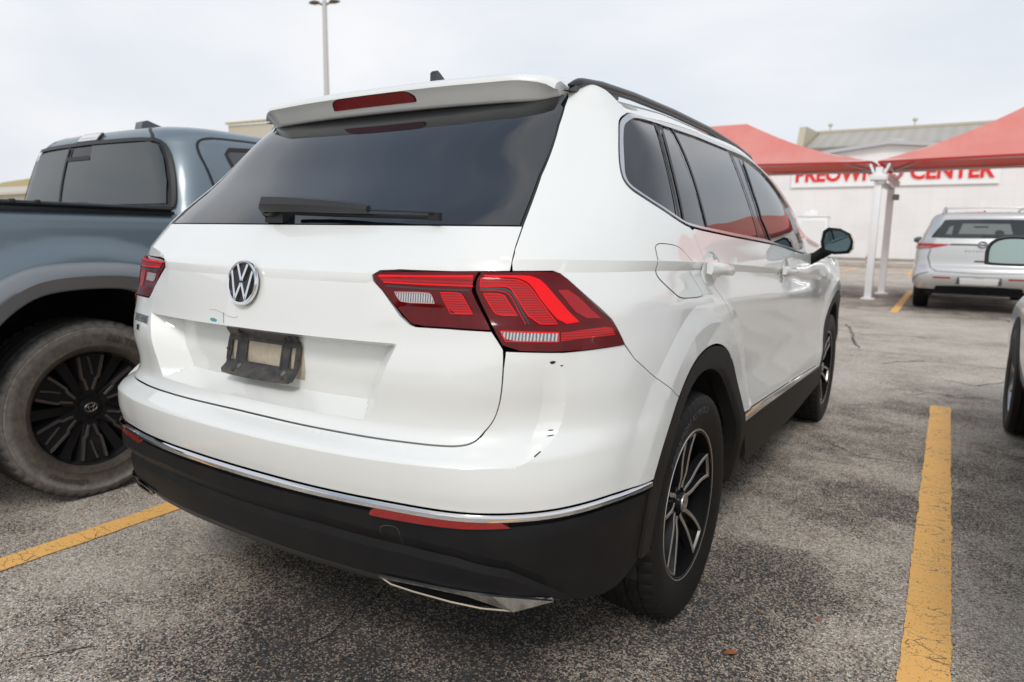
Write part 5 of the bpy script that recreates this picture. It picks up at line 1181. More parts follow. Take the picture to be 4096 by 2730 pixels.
# high brake lamp, roof joints
panel('high_brake_light', CAB, [(-.19,1.648),(.12,1.648),(.125,1.694),(-.185,1.694)], GLOSSBLK, TR_, off=.014, depth=.012, h=.04)
panel('lamp_lens', CAB, [(-.175,1.655),(.105,1.655),(.11,1.689),(-.17,1.689)], mat('pale_lamp', (.66,.66,.68), .15, coat=1), TR_.children[-1], off=.0155, depth=.001, h=.04)
for sg in (1, -1): ribbon('roof_joint', CAB, [(sg*.73,1.640),(sg*.73,1.668),(sg*.72,1.700),(sg*.71,1.728)], .016, mat('joint_dark', (.012,.014,.016), .5), TR_, off=.0015)
# rear door with window, on each side
for sd in ('R', 'L'):
    dl = smooth_poly([(cs(1.27,1.0),.62),(cs(1.27,1.0),1.0),(cs(1.20,1.29),1.29),(cs(1.19,1.45),1.45),(cs(1.17,1.60),1.60),(cs(1.20,1.64),1.648),(cs(1.30,1.66),1.667),(cs(2.0,1.66),1.668),(cs(2.05,1.4),1.40),(cs(2.08,1.0),1.0),(cs(2.08,.62),.62)], 2, keep=60)
    ribbon('door_joint', CAB, dl, .011, RUBBER, TR_, off=.001, closed=True, sides=(sd,), h=.03)
    wl = smooth_poly([(cs(1.42,1.30),1.30),(cs(1.36,1.45),1.45),(cs(1.32,1.58),1.58),(cs(1.36,1.62),1.615),(cs(1.9,1.62),1.622),(cs(1.93,1.4),1.40),(cs(1.94,1.3),1.30)], 1)
    g = panel('door_window', CAB, wl, TG2, TR_, off=.002, depth=.003, h=.06, sides=(sd,))
    ribbon('window_gasket', CAB, wl, .022, RUBBER, g, off=.0035, closed=True, sides=(sd,), h=.03)
    w2 = [(cs(2.1,1.30),1.30),(cs(2.08,1.60),1.60),(cs(2.6,1.60),1.60),(cs(3.0,1.30),1.30)]
    panel('door_window', CAB, w2, TG2, TR_, off=.002, depth=.003, h=.08, sides=(sd,))
panel('windscreen', CAB, [(3.25,1.30),(3.89,1.30),(3.89,1.62),(3.25,1.62)], TG2, TR_, off=.003, depth=0, h=.1, sides=('R','L'), )
# bonnet and front wings
FR = Loft(TX, [(.45,.88,3.0,4.95,.05,.3,0),(.75,.93,3.0,5.0,.05,.3,0),(1.05,.92,3.0,4.95,.05,.3,0),(1.15,.86,3.0,4.8,.05,.35,0),(1.20,.60,3.2,4.5,.1,.4,0)])
FR.shell('bonnet', GREY, TR_, nz=24)
b = MB(); b.prism([(1.30,1.735),(1.315,1.800),(1.345,1.812),(1.42,1.790),(1.52,1.762),(1.56,1.742)], 0, TX-.035, TX+.035); b.build('antenna_fin', mat('fin_grey', (.05,.06,.068), .3, coat=.6), TR_, angle=60)
# truck wheel: six broad split spokes
def truck_wheel():
    w = empty('wheel'); w.parent = TR_
    ty = make_tyre(w, .398, .250, .255, DTYRE, grooves=(-.07,-.024,.024,.07), nseg=200, name='tyre', rugged=True)
    text_obj('tyre_lettering', 'ALL TERRAIN', .034, mat('dusty_letters', (.085,.070,.055), .8), ty, Matrix(), extrude=.0012, bold=.0008, sx=1.2, bend=ring_bend(.322, .127, R(50)))
    text_obj('tyre_lettering', 'LT265/70R17', .026, mat('dusty_letters', (.085,.070,.055), .8), ty, Matrix(), extrude=.0012, bold=.0006, sx=1.2, bend=ring_bend(.322, .127, R(235)))
    BK = mat('wheel_satin_black', (.012,.012,.013), .32, coat=.3); SM = mat('wheel_smoked_face', (.42,.38,.38), .32, metal=.95)
    rim = lathe('rim', [(.259,-.11),(.256,.080),(.264,.092),(.261,.098),(.252,.096),(.247,.075),(.241,.05),(.234,-.11)], BK, w, n=96)
    MB().cyl((-.08,0,0),(-.075,0,0),.215,n=48).cyl((-.06,0,0),(-.01,0,0),.150,n=40).build('brake_disc', mat('rusty_disc', (.030,.020,.015), .7, metal=.3), w)
    bd = MB(); bf = MB()
    bd.cyl((-.06,0,0),(.050,0,0),.078,.070,n=6).cyl((.04,0,0),(.062,0,0),.044,.040,n=36)
    for k in range(6):
        a0 = R(20 + 60*k)
        a = a0 + R(30); bd.cyl((.04,.058*math.cos(a),.058*math.sin(a)),(.058,.058*math.cos(a),.058*math.sin(a)),.011,n=6)
        xo = lambda r: .050 + .028*(r/.22)
        blade(bd, [(.055 + .189*t, a0) for t in np.linspace(0,1,8)], .050, .108, .05, lambda r: xo(r) - .003)
        blade(bd, [(.055 + .189*t, a0 + R(30)) for t in np.linspace(0,1,8)], .030, .046, .05, lambda r: xo(r) - .016)
        for sg in (-1, 1):
            Q = [(r, a0 + sg*(o_/r)) for r, o_ in ((.080,.010),(.105,.018),(.128,.024),(.140,.035),(.165,.040),(.200,.046),(.238,.052))]
            blade(bf, Q, .009, .010, .012, lambda r: xo(r) + .003)
        blade(bf, [(.150, a0 - .010/.15), (.190, a0 - .002), (.232, a0 + .012/.23)], .006, .007, .010, lambda r: xo(r) + .001)
    bd.build('spokes', BK, rim, angle=25); bf.build('spoke_faces', SM, rim, angle=25)
    # oval emblem on the cap
    EM = mat('machined_rim', (.5,.5,.5), .25)
    b = MB(); c = lambda rx, ry, a: (.0645, rx*math.cos(a), ry*math.sin(a))
    b.tube([c(.026,.020,2*math.pi*i/36) for i in range(36)], .0020, n=6, closed=True).tube([c(.011,.019,2*math.pi*i/36) for i in range(36)], .0017, n=6, closed=True).tube([(.0645,.019*math.cos(2*math.pi*i/36),.009+.008*math.sin(2*math.pi*i/36)) for i in range(36)], .0017, n=6, closed=True)
    b.build('emblem', EM, rim)
    return w
TW = truck_wheel(); TW.location = (-1.745, WC[0], .393); TW.rotation_euler = (R(8),0,0)
place_copy(TW, (-1.745, 3.75, .393), parent=TR_); place_copy(TW, (2*TX+1.745, WC[0], .393), flip=True, parent=TR_); place_copy(TW, (2*TX+1.745, 3.75, .393), flip=True, parent=TR_)
MB().cyl((TX-.75,3.75,.39),(TX+.75,3.75,.39),.05).cyl((TX-.75,WC[0],.39),(TX+.75,WC[0],.39),.055).build('axles', mat('underbody_black', (.010,.010,.010), .8), TR_)
rebase(TR_, (TX, 2.0, 0))
# ---------------------------------------------------------------- simpler road wheel for the cars further off
def car_wheel(parent, Rr, W, rim_r, face=True, n=5):
    w = empty('wheel'); w.parent = parent
    make_tyre(w, Rr, W, rim_r, TYRE, nseg=96, lug=False)
    r_ = lathe('rim', [(rim_r+.004,-.08),(rim_r-.002,W*.32),(rim_r+.004,W*.40),(rim_r-.004,W*.41),(rim_r-.02,W*.30),(rim_r-.03,-.05),(.03,-.05)], mat('alloy_silver', (.42,.42,.43), .3, metal=1), w, n=48)
    b = MB(); b.cyl((0,0,0),(W*.34,0,0),.05,.04,n=24)
    for k in range(n):
        a0 = 2*math.pi*k/n
        blade(b, [(.035 + (rim_r-.05)*t, a0 + .06*math.sin(3*t)) for t in np.linspace(0,1,6)], .045, .035, .03, lambda r: W*.30 + .02*(r/rim_r))
    b.build('spokes', mat('alloy_silver', (.42,.42,.43), .3, metal=1), r_)
    return w
# ---------------------------------------------------------------- silver SUV parked under the canopy
SILV = mat('silver_paint', (.56,.56,.555), .32, metal=.5, coat=1)
NX, NY = 1.955, 12.62
NS = empty('suv', (0,0,0), label='silver SUV seen from behind with dark rear glass, parked under the red canopy', cat='suv')
BL_ = Loft(NX, [(.36,.88,.10,4.75,.20,.4,.02),(.48,.955,.03,4.9,.24,.4,.05),(.60,.97,.0,4.95,.24,.4,.06),(.72,.965,.02,4.95,.26,.4,.06),(.80,.955,.07,4.95,.26,.4,.05),(.98,.95,.09,4.9,.26,.4,.05),(1.12,.935,.11,4.7,.28,.4,.05),(1.20,.90,.14,3.7,.28,.4,.05)])
_b = BL_.Lv; _b[:,2] += NY; _b[:,3] += NY
BL_.shell('body', SILV, NS, nz=44)
GH = Loft(NX, [(1.18,.895,.145,3.6,.26,.4,.05),(1.30,.86,.20,3.35,.24,.4,.05),(1.45,.80,.30,3.0,.22,.4,.05),(1.57,.755,.38,2.8,.20,.4,.05),(1.63,.70,.42,2.6,.2,.4,.04),(1.67,.58,.55,2.4,.2,.3,.03),(1.69,.35,.8,2.1,.2,.2,.02)])
GH.Lv[:,2] += NY; GH.Lv[:,3] += NY
GH.shell('cabin', SILV, NS, nz=40)
TG3 = mat('far_tinted_glass', (.020,.025,.026), .05, spec=.5, ior=1.6)
rg = smooth_poly([(0,1.235),(.66,1.235),(.78,1.245),(.74,1.40),(.70,1.535),(.60,1.545),(0,1.548)], 1)
RG = panel('rear_window', GH, rg + [(-a,b) for a,b in rg[::-1] if a > 1e-6], TG3, NS, off=.006, depth=.006, h=.05)
# daylight through the cabin, painted as pale patches on the rear glass
panel('painted_windscreen_light', GH, smooth_poly([(-.40,1.30),(.44,1.30),(.42,1.47),(-.37,1.475)], 2), mat('cabin_daylight', (.16,.18,.17), .1, spec=.5), RG, off=.0075, depth=0, h=.06)
panel('painted_quarter_daylight', GH, smooth_poly([(-.60,1.30),(-.50,1.29),(-.52,1.44),(-.575,1.42)], 1), mat('cabin_daylight', (.16,.18,.17), .1, spec=.5), RG, off=.0075, depth=0, h=.06)
SEAT = mat('seat_dark', (.02,.02,.022), .6)
for x in (.24,): panel('headrest', GH, [(x + .075*math.cos(t), 1.325 + .045*math.sin(t)) for t in np.linspace(0,2*math.pi,15)[:-1]], SEAT, RG, off=.0085, depth=0, h=.05)
panel('inside_mirror', GH, smooth_poly([(-.17,1.405),(.06,1.405),(.07,1.432),(-.18,1.432)],1), SEAT, RG, off=.0085, depth=0, h=.05)
panel('wiper', GH, [(-.03,1.262),(.30,1.250),(.31,1.262),(.0,1.285)], SEAT, RG, off=.016, depth=.01, h=.05)
# sides glass
for sd in ('R','L'):
    panel('side_window', GH, [(.93+.0,1.255),(3.2,1.255),(3.1,1.52),(.98,1.52)][:0] or [(1.12,1.26),(2.75,1.24),(2.70,1.52),(1.15,1.50)], TG3, NS, off=.004, depth=.004, h=.08, sides=(sd,))
    # wrap-round lamps
    lm = smooth_poly([(.47,1.128),(.62,1.134),(.98,1.146),(1.10,1.140),(1.16,1.075),(1.0,1.052),(.80,1.050),(.64,1.088)],1)
    lp = panel('tail_lamp', BL_, lm, mat('far_lamp_red', (.40,.006,.008), .15, coat=.5), NS, off=.012, depth=.012, h=.04, sides=(sd,))
    panel('lamp_insert', BL_, [(.72,1.092),(.98,1.092),(1.06,1.066),(.98,1.060),(.78,1.060)], mat('far_lamp_clear', (.30,.18,.16), .2, coat=1), lp, off=.014, depth=0, h=.05, sides=(sd,))
    panel('reflector', BL_, smooth_poly([(.38,.565),(.62,.565),(.625,.590),(.38,.592)],1), mat('far_reflector', (.30,.01,.012), .2, coat=1), NS, off=.004, depth=.004, h=.04, sides=(sd,))
    ribbon('bumper_joint', BL_, [(.70,.66),(.80,.62),(.90,.52),(1.0,.47)], .012, mat('joint_dark', (.012,.014,.016), .5), NS, off=.002, sides=(sd,))
    ribbon('tailgate_joint', BL_, [(.73,1.05),(.74,.90),(.70,.74),(.60,.68),(.0,.66)], .009, mat('joint_dark', (.012,.014,.016), .5), NS, off=.002, sides=(sd,))
panel('lamp_bridge', BL_, [(-.48,1.118),(.48,1.118),(.48,1.138),(-.48,1.138)], GLOSSBLK, NS, off=.010, depth=.010, h=.05)
panel('lower_bumper', BL_, smooth_poly([(-.60,.365),(.60,.365),(.62,.405),(.57,.448),(-.57,.448),(-.62,.405)],1), BLACKPL, NS, off=.010, depth=.02, h=.05)
panel('underbumper', BL_, [(-1.0,.362),(1.0,.362),(.95,.380),(-.95,.380)], BLACKPL, NS, off=.004, depth=.02, h=.05)
panel('plate_recess_shade', BL_, smooth_poly([(-.31,.475),(.31,.475),(.29,.600),(-.29,.600)],1), mat('recess_shadow', (.10,.10,.105), .5), NS, off=.001, depth=.0, h=.05)  # flat dark patch painting the shade of a recess behind the plate
panel('number_plate', BL_, smooth_poly([(-.255,.478),(.255,.478),(.255,.590),(.06,.590),(.05,.575),(-.05,.575),(-.06,.590),(-.255,.590)],1,keep=30), mat('plate_white', (.74,.74,.72), .5), NS, off=.008, depth=.006, h=.05)
M_ = frame_on(BL_, .0001, 1.128, .016)
b = MB(); b.tube([(.062*math.cos(2*math.pi*i/40), .050*math.sin(2*math.pi*i/40), 0) for i in range(40)], .008, n=8, closed=True); b.box((0,0,.002),(.15,.020,.010)); bmesh.ops.transform(b.bm, matrix=M_, verts=b.bm.verts[:]); EB = b.build('emblem', mat('emblem_dark_chrome', (.25,.26,.28), .15, metal=1), NS)
text_obj('brand_lettering', 'NISSAN', .017, mat('letter_black', (.01,.01,.01), .4), EB, M_ @ Matrix.Translation((0,0,.008)), extrude=.001, bold=.0008)
for i, ch in enumerate('PATHFINDER'): pass
text_obj('model_lettering', 'P A T H F I N D E R', .045, mat('letter_silver', (.38,.38,.40), .2, metal=1), NS, frame_on(BL_, .0001, 1.02, .004), extrude=.003, bold=.001, sx=1.25)
panel('tailgate_handle', BL_, smooth_poly([(-.10,.845),(.10,.845),(.085,.868),(-.085,.868)],1), BLACKPL, NS, off=.005, depth=.004, h=.04)
RW_ = mat('rail_silver', (.60,.61,.63), .25, metal=.9)
for sg in (1,-1):
    MB().tube([(NX+sg*.60,NY+.50,1.655),(NX+sg*.585,NY+.56,1.735),(NX+sg*.57,NY+.70,1.757),(NX+sg*.57,NY+2.2,1.765),(NX+sg*.57,NY+2.45,1.70)], .020, n=8).build('roof_rail', RW_, NS)
    b = MB(); b.sph((NX+sg*1.01, NY+3.15, 1.20), (.10,.06,.065), 16); mr = b.build('door_mirror', GLOSSBLK, NS)
    b = MB(); b.box((NX+sg*1.015, NY+3.095, 1.20), (.15,.012,.095), bev=.004); b.build('mirror_glass', mat('mirror_silver', (.30,.36,.36), .02, metal=1), mr)
MB().tube([(NX-.56,NY+.72,1.752),(NX,NY+.72,1.762),(NX+.56,NY+.72,1.752)], .014, n=8).build('cross_bar', RW_, NS)
MB().prism([(NY+1.0,1.685),(NY+1.03,1.72),(NY+1.12,1.69)],0,NX-.012,NX+.012).build('antenna_fin', GLOSSBLK, NS)
nw = car_wheel(NS, .375, .245, .235); nw.location = (NX-.815, NY+.95, .375); nw.rotation_euler = (0,0,math.pi)
for dx, dy in ((.815,.95),(.815,3.85),(-.815,3.85)): place_copy(nw, (NX+dx, NY+dy, .375), flip=dx < 0, parent=NS)
MB().box((NX,NY+2.4,.40),(1.5,4.4,.22)).cyl((NX+.1,NY+.12,.325),(NX+.1,NY+.9,.33),.035).cyl((NX-.6,NY+.95,.36),(NX+.6,NY+.95,.36),.04).build('underbody', mat('underbody_black', (.010,.010,.010), .8), NS)
for sg in (1,-1):
    fo2 = lambda y, z: BL_.u_at(NY+y, z)
    ring = [(BL_.u_at(NY+.95+.44*math.cos(a), max(.37,.375+.44*math.sin(a))), max(.37,.375+.44*math.sin(a))) for a in np.linspace(0, math.pi, 24)]
    panel('wheel_arch', BL_, ring, mat('arch_liner', (.012,.011,.011), .85), NS, off=.003, depth=.003, h=.06, sides=('R' if sg > 0 else 'L',))
rebase(NS, (NX, NY+2.4, 0))
# ---------------------------------------------------------------- white car at the right edge: its left flank stands at x = 1.93
WCAR = empty('car', (0,0,0), label='white car cut off by the right edge, only its mirror and front wheel showing', cat='car')
CX = 2.80
wp = mat('old_white_paint', (.74,.75,.74), .4, coat=.9)
def CB(l): return l
WB = Loft(CX, [(.26,.82,.55,5.15,.3,.45,.03),(.42,.885,.45,5.28,.3,.5,.03),(.60,.90,.42,5.30,.3,.5,.03),(.72,.895,.42,5.24,.3,.5,.03),(.84,.87,.46,5.0,.3,.55,.03),(.93,.82,.55,4.5,.3,.5,.03),(1.0,.80,.60,3.72,.3,.3,.02),(1.03,.74,.75,3.6,.3,.3,.02)], K=(0,.6,1.1,5.0,5.5,6.1))
WB.shell('body', wp, WCAR, nz=36)
WGH = Loft(CX, [(1.0,.78,.95,3.60,.25,.3,.02),(1.15,.72,1.15,3.3,.25,.3,.02),(1.32,.63,1.4,2.95,.25,.3,.02),(1.40,.55,1.55,2.75,.25,.3,.02),(1.43,.3,1.9,2.5,.2,.2,.0)])
WGH.shell('cabin', wp, WCAR, nz=20)
for sd in ('R','L'):
    panel('side_window', WGH, [(1.1,1.04),(2.75,1.04),(2.6,1.34),(1.25,1.34)], TG3, WCAR, off=.004, depth=.004, h=.1, sides=(sd,))
for sd in ('R','L'):
    ring = [(WB.u_at(4.22+.40*math.cos(a), max(.27,.33+.40*math.sin(a))), max(.27,.33+.40*math.sin(a))) for a in np.linspace(0, math.pi, 30)]
    panel('wheel_arch', WB, ring, mat('arch_liner', (.012,.011,.011), .85), WCAR, off=.003, depth=.003, h=.05, sides=(sd,))
    ring = [(WB.u_at(1.58+.40*math.cos(a), max(.27,.33+.40*math.sin(a))), max(.27,.33+.40*math.sin(a))) for a in np.linspace(0, math.pi, 30)]
    panel('wheel_arch', WB, ring, mat('arch_liner', (.012,.011,.011), .85), WCAR, off=.003, depth=.003, h=.05, sides=(sd,))
cw = car_wheel(WCAR, .335, .215, .215, n=7); cw.location = (CX-.80, 4.22, .335); cw.rotation_euler = (0,0,math.pi)
for dx, y in ((.80,4.22),(-.80,1.58),(.80,1.58)): place_copy(cw, (CX+dx, y, .335), flip=dx < 0, parent=WCAR)
MB().box((CX,2.9,.30),(1.3,4.2,.16)).build('underbody', mat('underbody_black', (.010,.010,.010), .8), WCAR)
for sg in (-1, 1):
    out_ = smooth_poly([(-.125,1.075),(-.118,1.06),(.10,1.058),(.125,1.075),(.13,1.17),(.105,1.205),(-.02,1.215),(-.09,1.200),(-.125,1.16)], 2, keep=80)
    cx = CX + sg*1.0; b = MB(); n = len(out_); lay = []
    for y, s in ((3.60,1.0),(3.61,1.05),(3.66,1.0),(3.72,.80),(3.75,.5)):
        lay.append([b.bm.verts.new((cx - sg*x*s*-1*-1, y, 1.135 + (z-1.135)*s)) for x, z in out_])
    for A_, B_ in zip(lay, lay[1:]):
        for i in range(n): b.bm.faces.new((A_[i], A_[(i+1)%n], B_[(i+1)%n], B_[i]))
    b.bm.faces.new(lay[-1]); C_ = [b.bm.verts.new((cx - sg*x*.88, 3.612, 1.135 + (z-1.135)*.86)) for x, z in out_]
    for i in range(n): b.bm.faces.new((lay[0][i], lay[0][(i+1)%n], C_[(i+1)%n], C_[i]))
    mr = b.build('door_mirror', mat('mirror_black', (.012,.012,.013), .35), WCAR, angle=60)
    b = MB(); b.bm.faces.new([b.bm.verts.new((cx - sg*x*.89, 3.611, 1.135 + (z-1.135)*.87)) for x, z in out_]); b.build('mirror_glass', mat('mirror_green', (.46,.58,.55), .30, metal=.35), mr, smooth=False)
    MB().box((CX+sg*.87,3.63,1.09),(.12,.06,.05),bev=.012).build('mirror_arm', mat('mirror_black', (.012,.012,.013), .35), mr)
rebase(WCAR, (CX, 2.9, 0))
# ---------------------------------------------------------------- ground
def node_mat(name):
    m = bpy.data.materials.new(name); m.use_nodes = True; t = m.node_tree; b = t.nodes['Principled BSDF']
    def N(ty, **k):
        n = t.nodes.new(ty)
        for a, v in k.items():
            if hasattr(n, a): setattr(n, a, v)
            else: n.inputs[a.replace('_', ' ')].default_value = v
        return n
    return m, t, b, N
def mixc(N, t, fac, a, b):
    m = N('ShaderNodeMix'); m.data_type = 'RGBA'
    for s, v in (('Factor', fac), ('A', a), ('B', b)):
        if isinstance(v, (int, float)): m.inputs[s].default_value = v
        elif isinstance(v, tuple): m.inputs[s].default_value = (*v, 1)
        else: t.links.new(v, m.inputs[s])
    return m.outputs['Result']
def ramp(N, t, src, p0, p1, c0=0, c1=1):
    r = N('ShaderNodeMapRange'); r.interpolation_type = 'SMOOTHSTEP'; r.inputs['From Min'].default_value = p0; r.inputs['From Max'].default_value = p1; r.inputs['To Min'].default_value = c0; r.inputs['To Max'].default_value = c1
    t.links.new(src, r.inputs['Value']); return r.outputs['Result']
def mul(N, t, a, b, op='MULTIPLY'):
    m = N('ShaderNodeMath'); m.operation = op
    for i, v in enumerate((a, b)):
        if isinstance(v, (int, float)): m.inputs[i].default_value = v
        else: t.links.new(v, m.inputs[i])
    return m.outputs[0]
def asphalt():
    m, t, b, N = node_mat('worn_asphalt'); tc = N('ShaderNodeTexCoord'); O_ = tc.outputs['Object']
    def noise(scale, det=4, rough=.55, vec=None):
        n = N('ShaderNodeTexNoise'); n.inputs['Scale'].default_value = scale; n.inputs['Detail'].default_value = det; n.inputs['Roughness'].default_value = rough; t.links.new(vec or O_, n.inputs['Vector']); return n
    wob = noise(90, 2); ad = N('ShaderNodeVectorMath'); ad.operation = 'MULTIPLY_ADD'; t.links.new(wob.outputs['Color'], ad.inputs[0]); ad.inputs[1].default_value = (.006,.006,0); t.links.new(O_, ad.inputs[2])
    v = N('ShaderNodeTexVoronoi'); v.inputs['Scale'].default_value = 185; t.links.new(ad.outputs[0], v.inputs['Vector'])
    ve = N('ShaderNodeTexVoronoi'); ve.feature = 'DISTANCE_TO_EDGE'; ve.inputs['Scale'].default_value = 185; t.links.new(ad.outputs[0], ve.inputs['Vector'])
    sep = N('ShaderNodeSeparateColor'); t.links.new(v.outputs['Color'], sep.inputs[0])
    big = noise(.55, 5, .6).outputs['Fac']; med = noise(2.6, 5, .62).outputs['Fac']; sm = noise(11, 4, .6).outputs['Fac']
    # share of exposed pale stones, by patch
    wear = mul(N, t, ramp(N, t, big, .40, .60), .50); wear = mul(N, t, wear, mul(N, t, ramp(N, t, med, .36, .66), .42), 'ADD'); wear = mul(N, t, wear, mul(N, t, ramp(N, t, sm, .35, .65), .16), 'ADD')
    # darker ground: round blots at known spots by the vehicles and canopy posts
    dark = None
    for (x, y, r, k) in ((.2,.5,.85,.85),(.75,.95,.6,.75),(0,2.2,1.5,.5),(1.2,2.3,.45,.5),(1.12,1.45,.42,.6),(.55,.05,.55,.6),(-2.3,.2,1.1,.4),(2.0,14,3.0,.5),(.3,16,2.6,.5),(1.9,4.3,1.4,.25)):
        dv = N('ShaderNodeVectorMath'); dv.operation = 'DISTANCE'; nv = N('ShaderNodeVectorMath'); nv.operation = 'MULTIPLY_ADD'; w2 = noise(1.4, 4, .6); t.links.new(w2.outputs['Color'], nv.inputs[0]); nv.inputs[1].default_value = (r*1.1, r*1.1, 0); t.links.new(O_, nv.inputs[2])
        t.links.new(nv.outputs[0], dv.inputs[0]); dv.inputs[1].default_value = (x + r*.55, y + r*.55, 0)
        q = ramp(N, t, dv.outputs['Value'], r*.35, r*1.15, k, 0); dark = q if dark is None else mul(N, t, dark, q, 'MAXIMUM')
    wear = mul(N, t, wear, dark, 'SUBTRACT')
    sy_ = N('ShaderNodeSeparateXYZ'); t.links.new(O_, sy_.inputs[0]); lane = mul(N, t, ramp(N, t, sy_.outputs['Y'], 3.2, 6.0), ramp(N, t, sy_.outputs['Y'], 11.0, 13.0, 1, 0)); lane = mul(N, t, lane, ramp(N, t, sy_.outputs['Y'], 17.5, 20), 'MAXIMUM')
    wear = mul(N, t, mul(N, t, wear, .34, 'ADD'), mul(N, t, lane, .30), 'ADD')
    edge = ramp(N, t, ve.outputs['Distance'], .01, .10)
    rs = mul(N, t, sep.outputs['Red'], mul(N, t, mul(N, t, wear, .55, 'SUBTRACT'), .55), 'ADD')
    crp = N('ShaderNodeValToRGB'); e = crp.color_ramp.elements; e[0].position = .10; e[0].color = (.026,.026,.027,1); e[1].position = 1.0; e[1].color = (.90,.84,.74,1)
    for p_, c_ in ((.26,(.085,.078,.073)),(.40,(.33,.285,.242)),(.62,(.57,.475,.37)),(.84,(.76,.66,.53))): q_ = e.new(p_); q_.color = (*c_,1)
    t.links.new(rs, crp.inputs[0]); sc = mixc(N, t, mul(N, t, mul(N, t, sep.outputs['Blue'], .95, 'GREATER_THAN'), .8), crp.outputs[0], (.46,.28,.16))
    sc = mixc(N, t, mul(N, t, sep.outputs['Green'], .35), sc, (.31,.285,.265))
    st = edge; bit = mixc(N, t, ramp(N, t, wear, .25, .95), (.035,.033,.032), (.38,.315,.255))
    col = mixc(N, t, st, bit, sc)
    # far away the grains merge: brownish dust
    # cracks
    cv = N('ShaderNodeTexVoronoi'); cv.feature = 'DISTANCE_TO_EDGE'; cv.inputs['Scale'].default_value = .33; wv = noise(3.0, 5, .65); a2 = N('ShaderNodeVectorMath'); a2.operation = 'MULTIPLY_ADD'; t.links.new(wv.outputs['Color'], a2.inputs[0]); a2.inputs[1].default_value = (.55,.55,0); t.links.new(O_, a2.inputs[2]); t.links.new(a2.outputs[0], cv.inputs['Vector'])
    crk = mul(N, t, ramp(N, t, cv.outputs['Distance'], .0, .0022, 1, 0), ramp(N, t, noise(.8).outputs['Fac'], .52, .60))
    col = mixc(N, t, mul(N, t, crk, .85), col, (.02,.018,.016))
    t.links.new(col, b.inputs['Base Color']); b.inputs['Roughness'].default_value = .82; b.inputs['Specular IOR Level'].default_value = .35
    h = mul(N, t, mul(N, t, st, 1.0), mul(N, t, edge, .5), 'ADD'); h = mul(N, t, h, mul(N, t, crk, -3), 'ADD')
    bp = N('ShaderNodeBump'); bp.inputs['Strength'].default_value = .7; bp.inputs['Distance'].default_value = .0022; t.links.new(h, bp.inputs['Height']); t.links.new(bp.outputs[0], b.inputs['Normal'])
    return m
ASP = asphalt()
tag(MB().quad((-700,-500,0),(700,-500,0),(700,900,0),(-700,900,0)).build('asphalt_ground', ASP, smooth=False), kind='structure')
# yellow bay lines -------------------------------------------------------------------
def line_mat():
    m, t, b, N = node_mat('yellow_line_paint'); tc = N('ShaderNodeTexCoord'); O_ = tc.outputs['Object']
    n1 = N('ShaderNodeTexNoise'); n1.inputs['Scale'].default_value = 55; n1.inputs['Detail'].default_value = 5; n1.inputs['Roughness'].default_value = .7; t.links.new(O_, n1.inputs['Vector'])
    n2 = N('ShaderNodeTexNoise'); n2.inputs['Scale'].default_value = 6; n2.inputs['Detail'].default_value = 4; t.links.new(O_, n2.inputs['Vector'])
    mp = N('ShaderNodeMapping'); mp.inputs['Scale'].default_value = (9, 26, 1); wn_ = N('ShaderNodeTexNoise'); wn_.inputs['Scale'].default_value = 25; wn_.inputs['Detail'].default_value = 3; t.links.new(O_, wn_.inputs['Vector'])
    a = N('ShaderNodeVectorMath'); a.operation = 'MULTIPLY_ADD'; t.links.new(wn_.outputs['Color'], a.inputs[0]); a.inputs[1].default_value = (.030,.030,0); t.links.new(O_, a.inputs[2]); t.links.new(a.outputs[0], mp.inputs[0])
    v = N('ShaderNodeTexVoronoi'); v.feature = 'DISTANCE_TO_EDGE'; v.inputs['Scale'].default_value = 1; t.links.new(mp.outputs[0], v.inputs['Vector'])
    crack = mul(N, t, ramp(N, t, v.outputs['Distance'], .004, .028, 1, 0), ramp(N, t, n2.outputs['Fac'], .42, .60))
    n5 = N('ShaderNodeTexNoise'); n5.inputs['Scale'].default_value = 170; n5.inputs['Detail'].default_value = 3; t.links.new(O_, n5.inputs['Vector'])
    chip = mul(N, t, ramp(N, t, n1.outputs['Fac'], .62, .68), ramp(N, t, mul(N, t, n5.outputs['Fac'], mul(N, t, n2.outputs['Fac'], .22), 'ADD'), .73, .79), 'MAXIMUM')
    col = mixc(N, t, n2.outputs['Fac'], (.95,.50,.13), (.98,.59,.21)); col = mixc(N, t, mul(N, t, n1.outputs['Fac'], .35), col, (.86,.42,.10))
    col = mixc(N, t, mul(N, t, mul(N, t, crack, chip, 'MAXIMUM'), .85), col, (.07,.055,.03))
    t.links.new(col, b.inputs['Base Color']); b.inputs['Roughness'].default_value = .7
    bp = N('ShaderNodeBump'); bp.inputs['Strength'].default_value = .5; bp.inputs['Distance'].default_value = .002; bp.invert = True; t.links.new(mul(N, t, crack, n1.outputs['Fac'], 'ADD'), bp.inputs['Height']); t.links.new(bp.outputs[0], b.inputs['Normal'])
    return m
YL = line_mat()
def bay_line(name, x, y0, y1, w, label, group, z=.004):
    rr = random.Random(int(x*100+y0*7)); n = int(abs(y1-y0)/.012) if abs(y1-y0) < 8 else int(abs(y1-y0)/.05); L_ = []; Rt = []
    a = b = 0
    for i in range(n+1):
        a += rr.uniform(-.0022,.0022) - a*.22; b += rr.uniform(-.0022,.0022) - b*.22; y = y0 + (y1-y0)*i/n
        L_.append((x-w/2+a, y, z)); Rt.append((x+w/2+b, y, z))
    V = [p for q in zip(L_, Rt) for p in q]; o = mesh(name, V, [(2*i,2*i+1,2*i+3,2*i+2) for i in range(n)], YL, None, False)
    return tag(o, label, 'line', group)
GL = 'yellow parking bay lines'
bay_line('parking_line', 1.555, -2.5, 4.73, .125, 'wide cracked yellow line on the asphalt between the white SUV and the white car', GL)
